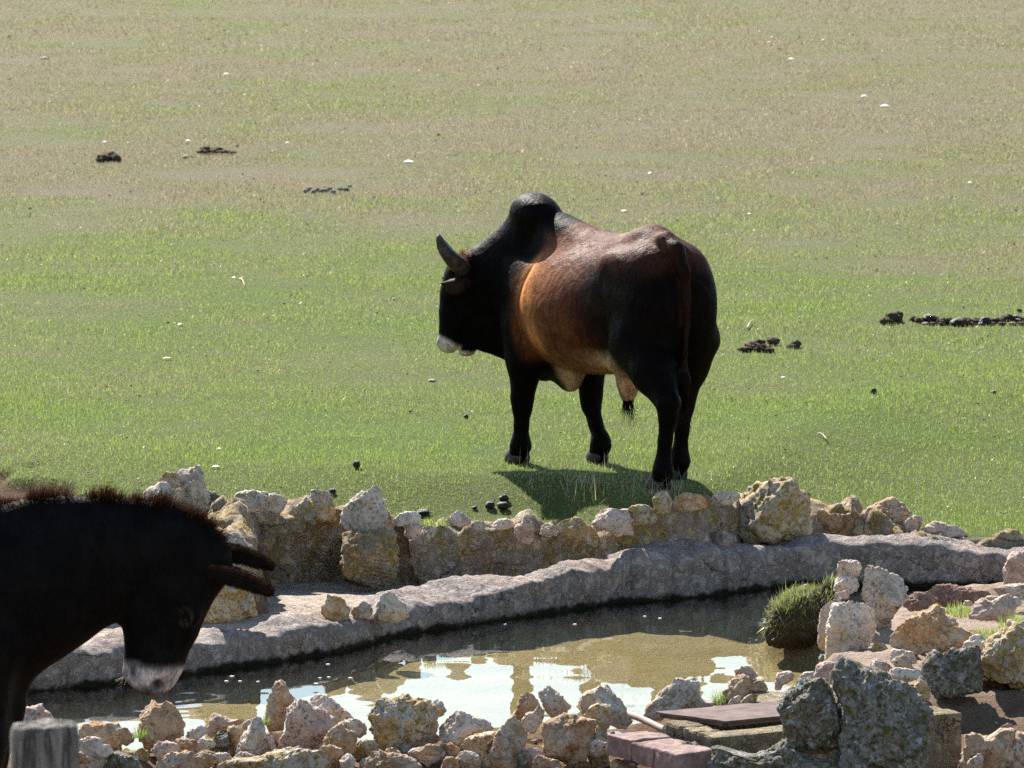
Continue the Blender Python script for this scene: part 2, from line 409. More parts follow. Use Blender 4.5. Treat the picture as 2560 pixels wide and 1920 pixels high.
shore_px = [(2509, 1474), (2300, 1484), (2235, 1505), (2120, 1520), (2000, 1530), (1965, 1558), (1955, 1585), (2040, 1598), (2110, 1612), (2105, 1660), (2005, 1702), (1930, 1735), (1780, 1772),
            (1640, 1812), (1500, 1822), (1300, 1835), (1000, 1842), (600, 1832), (350, 1850), (150, 1858), (-420, 1885)]
SHORE = np.array([P(x, y, WZ)[:2] for x, y in shore_px])
POND = np.concatenate([RIM[:-1] + np.array([0, 0.06]), SHORE])
FIELD = np.concatenate([WALL + np.array([0, 0.10]), [[900, 33], [900, 1500], [-900, 1500], [-900, WALL[0][1]]]])

def seg_dist(p, poly, closed=True):
    d = np.full(len(p), 1e9)
    n = len(poly)
    for i in range(n if closed else n - 1):
        a, b = poly[i], poly[(i + 1) % n]; ab = b - a
        t = np.clip(((p - a) @ ab) / (ab @ ab), 0, 1)
        d = np.minimum(d, np.hypot(*(p - a - t[:, None] * ab).T))
    return d
def inside(p, poly):
    r = np.zeros(len(p), bool); n = len(poly); x, y = p[:, 0], p[:, 1]
    for i in range(n):
        (x1, y1), (x2, y2) = poly[i], poly[(i + 1) % n]
        if y1 == y2: continue
        c = ((y1 > y) != (y2 > y)) & (x < (x2 - x1) * (y - y1) / (y2 - y1) + x1)
        r ^= c
    return r
def sdist(p, poly):
    d = seg_dist(p, poly); return np.where(inside(p, poly), -d, d)

RED = [(P(35, 1212, 0)[:2], 0.42, 1.3), (P(150, 1262, 0)[:2], 0.22, 0.4)]
def red_mask(p):
    m = np.zeros(len(p))
    n = 0.45 * fbm(np.c_[p * [5, 2.2], p[:, 0] * 0], 3, 5)
    for c, rx, ry in RED:
        q = np.hypot((p[:, 0] - c[0]) / rx, (p[:, 1] - c[1]) / ry) + n
        m = np.maximum(m, 1 - sstep(0.6, 1.0, q))
    return m
_rx = [-3, -1.5, -.35, .25, .55, .75, 1.05, 1.6, 2.3, 4]
_ya = [31.2, 32.3, 32.6, 32.6, 32.1, 31.85, 32.1, 32.4, 33.0, 33.2]
_yb = [34.5, 34.0, 33.5, 33.3, 32.8, 32.3, 33.4, 36.0, 38.0, 39.0]
def field_z(p):
    far = np.clip((p[:, 1] - 30) / 20, 0, 1)
    ya, yb = np.interp(p[:, 0], _rx, _ya), np.interp(p[:, 0], _rx, _yb)
    t = np.clip((p[:, 1] - ya) / (yb - ya), 0, 1); dip = np.interp(p[:, 0], [1.1, 2.0], [float(ZK(0.0)), float(ZK(0.0)) - .085]) * (1 - t * t * (3 - 2 * t))
    return dip + 0.009 * fbm(np.c_[p * 1.3, 0 * p[:, 0]], 3, 11) + 0.012 * far * fbm(np.c_[p * 0.22, 0 * p[:, 0]], 2, 12) - 0.06 * red_mask(p)
def PF(px, py, up=0.0):                             # point of the pasture seen at a pixel
    z_ = 0.0
    for _ in range(12): q = P(px, py, z_); z_ = 0.5 * z_ + 0.5 * float(field_z(q[None, :2])[0])
    q = P(px, py, z_); q[2] += up; return q

def axis(fine_lo, fine_hi, step, far_lo, far_hi, grow=1.16):
    a = list(np.arange(fine_lo, fine_hi, step)); s = step; x = a[-1]
    while x < far_hi: s *= grow; x += s; a.append(x)
    s = step; x = a[0]; b = []
    while x > far_lo: s *= grow; x -= s; b.append(x)
    return np.array(b[::-1] + a)
gx = axis(-4.0, 4.2, 0.045, -700, 700)
gy = axis(25.2, 35.0, 0.045, -60, 1400, 1.10)
XX, YY = np.meshgrid(gx, gy, indexing='ij')
pg = np.c_[XX.ravel(), YY.ravel()]
dp = np.full(len(pg), 9.0); df = np.where(pg[:, 1] > 34.5, -5.0, 5.0)
near = (np.abs(pg[:, 0]) < 6) & (pg[:, 1] > 22) & (pg[:, 1] < 36)
dp[near] = sdist(pg[near], POND); df[near] = sdist(pg[near], FIELD)
fz = field_z(pg)
xr = pg[:, 0]; yr = pg[:, 1]
land = float(ZK(0.0)) - 0.355 + 0.04 * sstep(25.6 * KP, 26.35 * KP, yr) + 0.035 * fbm(np.c_[pg * 3.5, 0 * xr], 5, 3, .6)
right = sstep(0.95, 1.55, xr) * sstep(27.2, 28.6, yr)
land = land + right * (0.06 - 0.05 * sstep(30.5, 31.6, yr))
hollow = sstep(1.55, 1.85, xr) * (1 - sstep(28.1, 28.4, yr)); land = land - 0.09 * hollow
land = np.where((yr > 28.6) & (xr < 0.2), -0.50, land)
z = np.where(df < 0, fz, land)
k = sstep(-0.10, 0.03, -df); z = land * (1 - k) + fz * k
k = sstep(-0.16, 0.08, dp); bedz = WZ - 0.11 + 0.02 * fbm(np.c_[pg * 2.0, 0 * xr], 3, 9)
z = np.where(df < 0, z, bedz * (1 - k) + z * k)
nx, ny = len(gx), len(gy)
idx = np.arange(nx * ny).reshape(nx, ny)
Fq = np.stack([idx[:-1, :-1], idx[1:, :-1], idx[1:, 1:], idx[:-1, 1:]], -1).reshape(-1, 4)
z_ground = z.copy()
me = mesh_np('ground', np.c_[pg, z], Fq)
fattr(me, 'red', red_mask(pg) * (df < 0))
fattr(me, 'bank', (df >= -0.02).astype(float))
fattr(me, 'cement', sstep(0.95, 1.5, xr) * sstep(28.0, 28.8, yr) * (df >= -0.02))
fattr(me, 'bed', 1 - sstep(-0.14, -0.02, dp))
tag(link('ground', me, M['field']), 'grazed pasture and muddy pond bank with a sandy pond bed', kind='structure')

# water sheet, with the faintest swell
wx = np.arange(-3.7, 3.6, 0.035); wy = np.arange(26.2, 33.4, 0.035)
WX, WY = np.meshgrid(wx, wy, indexing='ij'); pw = np.c_[WX.ravel(), WY.ravel()]
ii = np.arange(len(pw)).reshape(len(wx), len(wy)); Fq = np.stack([ii[:-1, :-1], ii[1:, :-1], ii[1:, 1:], ii[:-1, 1:]], -1).reshape(-1, 4)
wreg = np.concatenate([RIM[:-1] + np.array([0, 0.12]), SHORE + np.array([0.15, -0.25])])
Fq = Fq[inside(pw[Fq].mean(1), wreg)]
calm = 0.45 + 0.55 * sstep(-0.6, 1.4, pw[:, 0])
c0 = P(420, 1752, WZ)[:2]; dr_ = np.hypot(*(pw - c0).T)
wz = calm * (0.0011 * fbm(np.c_[pw * [1.3, 3.2], 0 * pw[:, 0]], 2, 51) + 0.00035 * fbm(np.c_[pw * [4.5, 10.0], 0 * pw[:, 0]], 2, 55))
wz += 0.0030 * np.sin(dr_ * 48) * (1 - sstep(0.1, 0.55, dr_)) * sstep(-.1, .4, vnoise(np.c_[pw * 5, 0 * pw[:, 0]], 57))
used = np.unique(Fq); rem = np.full(len(pw), -1); rem[used] = np.arange(len(used))
me = mesh_np('pond_water', np.c_[pw, WZ + wz][used], rem[Fq])
tag(link('water', me, M['water']), 'still shallow pond water mirroring the pale sky', kind='structure')

# ------------------------------------------------------------------ ribbons: the cement rim and the rock wall
def resample(path, vals, step):
    path = np.asarray(path, float); d = np.r_[0, np.cumsum(np.hypot(*np.diff(path, axis=0).T))]
    n = max(2, int(d[-1] / step)); s = np.linspace(0, d[-1], n)
    q = np.c_[np.interp(s, d, path[:, 0]), np.interp(s, d, path[:, 1])]
    for _ in range(5):
        q[1:-1] = 0.25 * q[:-2] + 0.5 * q[1:-1] + 0.25 * q[2:]
    return q, [np.interp(s, d, v) for v in vals], s
def ribbon(path, vals, prof, step=0.035, amp=0.02, freq=6.0, seed=1, smooth_vals=4, crest=1.2):
    q, vv, s = resample(path, vals, step)
    for v in vv:
        for _ in range(smooth_vals): v[1:-1] = 0.25 * v[:-2] + 0.5 * v[1:-1] + 0.25 * v[2:]
    tg = np.gradient(q, axis=0); tg /= np.linalg.norm(tg, axis=1)[:, None]
    bk = np.c_[-tg[:, 1], tg[:, 0]]
    pr = np.stack([np.asarray(prof(*[v[i] for v in vv], s[i])) for i in range(len(q))])      # n, m, 2
    V = np.empty((len(q), pr.shape[1], 3))
    V[..., :2] = q[:, None, :] + bk[:, None, :] * pr[..., 0:1]
    V[..., 2] = pr[..., 1]
    f = V.reshape(-1, 3)
    n3 = np.c_[fbm(f * freq, 5, seed, .55), fbm(f * freq + 31, 5, seed + 20, .55), fbm(f * freq + 57, 5, seed + 40, .55)]
    cre = sstep(-0.05, 0.0, f[:, 2] - np.repeat(pr[..., 1].max(1), pr.shape[1]) + 0.02)
    lump = np.abs(vnoise(f * [9, 9, 0], seed + 3)) ** .7 - .35
    f = f + amp * n3 * np.array([0.6, 1.0, 1.0]); f[:, 2] += cre * lump * amp * crest
    a, b = V.shape[:2]; ii = np.arange(a * b).reshape(a, b)
    F = np.stack([ii[:-1, :-1], ii[1:, :-1], ii[1:, 1:], ii[:-1, 1:]], -1).reshape(-1, 4)
    return f, F
def prof_curve(pts, n=30):
    pts = np.asarray(pts, float); d = np.r_[0, np.cumsum(np.hypot(*np.diff(pts, axis=0).T))]
    s = np.linspace(0, d[-1], n); q = np.c_[np.interp(s, d, pts[:, 0]), np.interp(s, d, pts[:, 1])]
    for _ in range(2): q[1:-1] = 0.25 * q[:-2] + 0.5 * q[1:-1] + 0.25 * q[2:]
    return q
# lip height, crest height, thickness for every rim point
rim_lip = [-.11, -.11, -.11, -.145, -.15, -.16, -.17, -.19, -.185, -.11, -.114, -.10, -.06, -.112, -.105, -.06, -.13, -.13]
rim_cr = [-.10, -.10, -.10, -.13, -.143, -.151, -.158, -.17, -.138, -.104, -.10, -.05, -.01, -.108, -.097, -.044, -.12, -.12]
rim_w = [.22, .22, .22, .20, .20, .22, .25, .38, .38, .22, .24, .22, .22, .20, .22, .24, .26, .26]
def rim_prof(l, c, w, s):
    j = 0.018 * math.sin(s * 5.1) + 0.012 * math.sin(s * 11.7 + 1)
    return prof_curve([(0.03, WZ - .26), (0.0, WZ - .02), (0.0, l - .035), (0.012, l - .008 + j * .5), (0.04, l + j * .6), (w * .55, (l + c) / 2 + .006 + j), (w * .9, c + j), (w, c - .03), (w + .03, WZ - .05)], 44)
V, F = ribbon(RIM, [ZK(rim_lip), ZK(rim_cr), rim_w], rim_prof, 0.018, 0.017, 8.0, 3, crest=0.0)
rim = tag(link('pond_rim', mesh_np('pond_rim', V, F), M['rim']), 'long low winding cement rim behind the pond, algae dark at the waterline', 'pond rim')
def px_index(o, px): pass

wall_top = [-.24, -.24, -.23, -.22, -.10, .02, .0, -.07, -.075, -.07, -.10, -.165, -.17, -.165, -.16, -.09, -.05, -.09, -.16, -.27, -.30, -.30]
def wall_prof(tp, s):
    return prof_curve([(-.03, -.62), (-.02, -.40), (0.01, tp - .10), (0.03, tp - .02), (.09, tp + .01), (.18, tp - .01), (.24, tp - .08), (.28, ZK(-.3))], 34)
V, F = ribbon(WALL, [wall_top], wall_prof, 0.020, 0.042, 6.5, 8, smooth_vals=3, crest=2.4)
wall = tag(link('rock_wall', mesh_np('rock_wall_core', V, F), M['wall']), 'low cement and rock wall along the edge of the pasture, stained ochre with moss', 'wall')

# cement apron between rim and wall
ax = np.arange(-3.6, 0.35, 0.04); ay = np.arange(28.6, 33.0, 0.04)
AX, AY = np.meshgrid(ax, ay, indexing='ij'); pa = np.c_[AX.ravel(), AY.ravel()]
za = -0.372 + 0.012 * fbm(np.c_[pa * 2.0, 0 * pa[:, 0]], 4, 21) - 0.075 * np.clip((pa[:, 1] - 30.2) / 2.2, 0, 1)
ii = np.arange(len(pa)).reshape(len(ax), len(ay))
Fq = np.stack([ii[:-1, :-1], ii[1:, :-1], ii[1:, 1:], ii[:-1, 1:]], -1).reshape(-1, 4)
cc = pa[Fq].mean(1)
region = np.concatenate([RIM[:10] + [0, 0.14], WALL[:14][::-1] + [0, 0.12]])
Fq = Fq[inside(cc, region)]
tag(link('apron', mesh_np('apron', np.c_[pa, za], Fq), M['apron']), 'pale cracked cement apron between rim and rock wall', kind='structure')

# ------------------------------------------------------------------ rocks: outline as seen across the pond, with real depth
_ico = {}
def ico(sub):
    if sub not in _ico:
        bm = bmesh.new(); bmesh.ops.create_icosphere(bm, subdivisions=sub, radius=1.0)
        bm.verts.index_update()
        _ico[sub] = (np.array([v.co[:] for v in bm.verts]), np.array([[v.index for v in f.verts] for f in bm.faces])); bm.free()
    return _ico[sub]
def radial(pts):
    """radius of an outline about its centre for 256 directions"""
    pts = np.asarray(pts, float)
    x, y = pts[:, 0], pts[:, 1]; x2, y2 = np.roll(x, -1), np.roll(y, -1); cr = x * y2 - x2 * y
    A = cr.sum() / 2; c = np.array([((x + x2) * cr).sum(), ((y + y2) * cr).sum()]) / (6 * A)
    ang = np.linspace(-math.pi, math.pi, 257)[:-1]; R = np.zeros(256)
    for i, a in enumerate(ang):
        d = np.array([math.cos(a), math.sin(a)])
        for j in range(len(pts)):
            p, q = pts[j] - c, pts[(j + 1) % len(pts)] - c; e = q - p
            den = d[0] * e[1] - d[1] * e[0]
            if abs(den) < 1e-9: continue
            t = (p[0] * e[1] - p[1] * e[0]) / den; u = (p[0] * d[1] - p[1] * d[0]) / den
            if t > 0 and 0 <= u <= 1: R[i] = max(R[i], t)
    R[R == 0] = R[R > 0].mean()
    R = 0.15 * np.roll(R, 1) + 0.7 * R + 0.15 * np.roll(R, -1)
    return c, R
def rock_mesh(name, outline_m, depth=0.75, seed=0, rough=1.0, cuts=7, sub=4, box=0.78):
    """outline_m: (x, z) points in metres about any origin; returns vertices about the outline's centre"""
    c, R = radial(outline_m)
    D, F = ico(sub)
    rho = np.hypot(D[:, 0], D[:, 2]); phi = np.arctan2(D[:, 2], D[:, 0])
    fi = (phi + math.pi) / (2 * math.pi) * 256; i0 = np.floor(fi).astype(int); w = fi - i0
    Rv = R[i0 % 256] * (1 - w) + R[(i0 + 1) % 256] * w
    m = R.mean()
    rb = rho ** box
    blend = rho ** 1.5
    Rv = Rv * blend + (0.6 * Rv + 0.4 * m) * (1 - blend)
    rs = np.random.default_rng(seed + 100)
    X = Rv * rb * np.cos(phi); Z = Rv * rb * np.sin(phi); Yd = np.sign(D[:, 1]) * np.abs(D[:, 1]) ** box * m * depth
    Vv = np.c_[X, Yd, Z]
    for kx in range(cuts):                                  # broken faces
        a = rs.uniform(0, 2 * math.pi); el = rs.uniform(-0.5, 0.95); sgn = -1 if rs.random() < 0.72 else 1
        n = np.array([math.cos(a) * 0.75, sgn * rs.uniform(0.45, 1.0), el]); n /= np.linalg.norm(n)
        pr = Vv @ n; lim = pr.max() * rs.uniform(0.60, 0.85)
        ex = np.maximum(pr - lim, 0); Vv = Vv - (ex * 0.93)[:, None] * n
    N = Vv / (np.linalg.norm(Vv, axis=1)[:, None] + 1e-9)
    q = Vv / m
    dsp = 0.085 * fbm(q * 1.9 + seed * 3.1, 3, seed) + 0.050 * fbm(q * 5.5 + seed, 3, seed + 5)
    rid = 1 - np.abs(fbm(q * 3.1 + seed * 1.7, 3, seed + 9)); dsp += 0.05 * (rid - 0.7)
    pit = np.clip(vnoise(q * 8.5 + seed * 2.3, seed + 13) - 0.35, 0, 1); dsp -= 0.11 * pit * sstep(-0.1, 0.35, vnoise(q * 2.0 + seed, seed + 17))
    cs = rs.normal(0, 1, (16, 3)); cs /= np.linalg.norm(cs, axis=1)[:, None]; cs *= rs.uniform(.75, 1.1, (16, 1))
    qq = q / (np.abs(q).max(0) + 1e-9) + 0.10 * np.c_[fbm(q * 3, 2, seed + 21), fbm(q * 3 + 7, 2, seed + 22), fbm(q * 3 + 13, 2, seed + 23)]
    dd = np.linalg.norm(qq[:, None, :] - cs[None], axis=2); so = np.sort(dd, 1); near_ = dd.argmin(1)
    edge = so[:, 1] - so[:, 0]; offs = rs.uniform(-.055, .05, 16)
    dsp += offs[near_] * sstep(0.0, 0.10, edge) - 0.035 * (1 - sstep(0.0, 0.05, edge))
    dsp += 0.022 * fbm(q * 13 + seed, 3, seed + 31, .6)
    Vv = Vv + N * (dsp * m * rough)[:, None]
    return c, Vv, F
SRC = {'P': (0, 0, 1.0), 'A': (0, 1640, .198915), 'B': (420, 1640, .198915), 'C': (840, 1640, .198915), 'D': (1240, 1640, .198915), 'E': (1600, 1640, .198915), 'F': (2000, 1640, .253165),
       'G': (1860, 1370, .198915), 'H': (2200, 1370, .168776), 'K': (1600, 1380, .433996), '3': (320, 1150, .361664), '4': (1000, 1150, .361664), '5': (1760, 1150, .361664)}
def rock(crop, pts, Y, mat, label=None, cat='rock', group=None, depth=0.8, seed=None, rough=1.0, cuts=7, sub=4, name='rock', parent=None, box=0.78, sink=0.0):
    ox, oy, sc = SRC[crop]; Y = Y * KP
    pts = np.asarray(pts, float) * sc + [ox, oy]
    cpx = pts.mean(0); w0 = atY(cpx[0], cpx[1], Y)
    om = np.array([atY(a, b, Y)[[0, 2]] for a, b in pts]) - w0[[0, 2]]
    if seed is None: seed = int(abs(cpx[0] * 7 + cpx[1] * 13)) % 9973
    c, V, F = rock_mesh(name, om, depth, seed, rough, cuts, sub, box)
    ctr = np.array([w0[0] + c[0], Y, w0[2] + c[1]])
    zb = V[:, 2].min()
    base = ctr + [0, 0, zb]
    V = V - [0, 0, zb]
    o = link(name, mesh_np(name, V, F), M[mat], parent)
    o.location = base.tolist()
    if parent is None: tag(o, label, cat, group)
    return o
R1, R2, R3 = 25.55, 25.85, 26.2

# stones set in the rock wall (cemented in: parts of it)
WS = [('3', [(95, 300), (105, 230), (170, 170), (225, 130), (300, 150), (370, 190), (390, 300), (400, 440), (330, 470), (110, 470), (85, 380)], 30.75, 'grey'),
      ('3', [(215, 150), (225, 110), (265, 75), (330, 85), (375, 130), (380, 180), (310, 195), (240, 190)], 30.80, 'mossy'),
      ('3', [(365, 180), (345, 85), (400, 72), (495, 42), (512, 90), (530, 170), (552, 260), (580, 380), (570, 470), (480, 480), (380, 440)], 30.85, 'grey'),
      ('3', [(540, 260), (560, 215), (600, 225), (650, 280), (700, 290), (720, 400), (690, 480), (600, 480), (550, 400)], 30.90, 'lichen'),
      ('3', [(705, 270), (740, 235), (790, 213), (860, 200), (900, 220), (970, 235), (1060, 238), (1098, 280), (1098, 340), (1060, 390), (980, 412), (850, 370), (720, 360)], 30.95, 'grey'),
      ('3', [(1095, 370), (1110, 330), (1200, 290), (1235, 247), (1265, 285), (1440, 300), (1475, 340), (1460, 420), (1250, 440), (1110, 420)], 31.00, 'mossy'),
      ('3', [(1262, 250), (1266, 203), (1330, 195), (1380, 215), (1420, 255), (1442, 292), (1360, 312), (1280, 305)], 31.00, 'grey'),
      ('3', [(1475, 440), (1510, 345), (1560, 280), (1640, 205), (1690, 180), (1745, 198), (1757, 262), (1772, 345), (1800, 410), (1842, 480), (1840, 600), (1700, 560), (1560, 520)], 30.75, 'grey'),
      ('3', [(1480, 520), (1560, 470), (1700, 480), (1850, 520), (1856, 700), (1830, 840), (1700, 885), (1600, 860), (1490, 800)], 30.60, 'wall'),
      ('3', [(620, 560), (650, 500), (720, 490), (770, 482), (800, 530), (805, 610), (760, 680), (640, 680)], 28.65, 'grey'),
      ('3', [(530, 700), (620, 640), (800, 640), (835, 760), (870, 960), (905, 1090), (700, 1110), (520, 1100)], 28.55, 'mossy'),
      ('3', [(1825, 420), (1880, 370), (1940, 350), (2030, 375), (2025, 420), (1960, 450), (1860, 460)], 30.75, 'pale'),
      ('4', [(30, 520), (40, 450), (75, 405), (130, 405), (142, 480), (135, 545), (70, 545)], 30.75, 'pink'),
      ('4', [(150, 470), (190, 440), (240, 450), (250, 520), (180, 560), (140, 530)], 30.80, 'grey'),
      ('4', [(300, 455), (330, 400), (400, 343), (470, 378), (507, 402), (500, 445), (430, 460)], 30.80, 'pale'),
      ('4', [(488, 450), (520, 420), (600, 425), (606, 460), (560, 480), (500, 480)], 30.85, 'grey'),
      ('4', [(620, 460), (680, 410), (740, 405), (792, 430), (770, 470), (700, 485)], 30.90, 'pale'),
      ('4', [(770, 470), (840, 430), (862, 370), (888, 388), (915, 450), (930, 540), (900, 590), (840, 570), (790, 520)], 30.75, 'pink'),
      ('4', [(958, 510), (985, 450), (1030, 433), (1090, 470), (1085, 520), (1010, 530)], 30.90, 'pale'),
      ('4', [(1062, 440), (1120, 400), (1200, 378), (1250, 398), (1292, 440), (1342, 482), (1386, 540), (1392, 592), (1350, 612), (1290, 570), (1220, 530), (1130, 510)], 30.80, 'mossy'),
      ('4', [(1310, 440), (1370, 350), (1410, 328), (1500, 338), (1572, 352), (1602, 420), (1612, 520), (1500, 520), (1400, 480)], 30.72, 'pink'),
      ('4', [(1570, 400), (1590, 330), (1640, 302), (1720, 320), (1790, 350), (1805, 420), (1700, 450), (1600, 440)], 30.72, 'mossy'),
      ('4', [(1752, 340), (1755, 220), (1800, 213), (1860, 230), (1882, 290), (1870, 370), (1780, 390)], 30.72, 'mossy'),
      ('4', [(1878, 300), (1900, 258), (1970, 222), (2060, 235), (2130, 265), (2132, 330), (2020, 350), (1900, 345)], 30.80, 'orange'),
      ('5', [(30, 300), (60, 245), (130, 225), (230, 228), (258, 260), (200, 300), (100, 320)], 31.00, 'pale'),
      ('5', [(250, 240), (290, 162), (370, 125), (460, 117), (560, 124), (640, 150), (682, 202), (742, 242), (772, 335), (805, 530), (640, 580), (300, 570), (190, 500), (215, 360)], 31.35, 'mossy'),
      ('5', [(775, 500), (780, 340), (830, 345), (870, 380), (960, 365), (1060, 362), (1068, 420), (1030, 520), (860, 560)], 31.65, 'brown'),
      ('5', [(1030, 500), (1040, 440), (1075, 385), (1130, 330), (1190, 288), (1300, 268), (1370, 300), (1420, 348), (1458, 405), (1400, 470), (1250, 540), (1080, 540)], 31.60, 'brown'),
      ('5', [(1375, 470), (1400, 420), (1450, 378), (1500, 385), (1525, 430), (1480, 490), (1400, 500)], 31.45, 'pink'),
      ('5', [(1480, 500), (1540, 450), (1620, 425), (1720, 450), (1815, 470), (1835, 520), (1700, 560), (1540, 560)], 31.40, 'pink'),
      ('5', [(1918, 570), (1940, 530), (2010, 520), (2060, 530), (2062, 570), (1990, 590)], 31.40, 'pink')]
for cr, pts, Y, m in WS:
    n_ = len(pts); big = np.ptp(np.array(pts)[:, 0]) > 260
    s_ = rock(cr, pts, Y, m, name='stone', parent=wall, depth=0.8, sub=5, rough=1.15)

# horned lumps of rock cemented on the rim: parts of it
for cr, pts, Y, m in [('3', [(1330, 1060), (1345, 1000), (1380, 930), (1440, 945), (1500, 955), (1530, 1040), (1520, 1110), (1380, 1110)], 29.0, 'orange'),
                      ('3', [(1530, 1070), (1560, 1010), (1640, 960), (1680, 1000), (1690, 1080), (1600, 1110)], 29.05, 'grey'),
                      ('3', [(1690, 1080), (1730, 960), (1760, 880), (1800, 860), (1850, 940), (1920, 1020), (1950, 1080), (1850, 1130), (1720, 1130)], 29.1, 'grey'),
                      ('5', [(-20, 620), (20, 560), (55, 492), (110, 488), (200, 510), (260, 560), (180, 620), (60, 650)], 30.95, 'rim'),
                      ('A', [(1180, -60), (1280, -190), (1420, -280), (1500, -300), (1560, -200), (1500, 0), (1300, 60)], 28.05, 'grey')]:
    rock(cr, pts, Y, m, name='stone', parent=rim, depth=0.7)

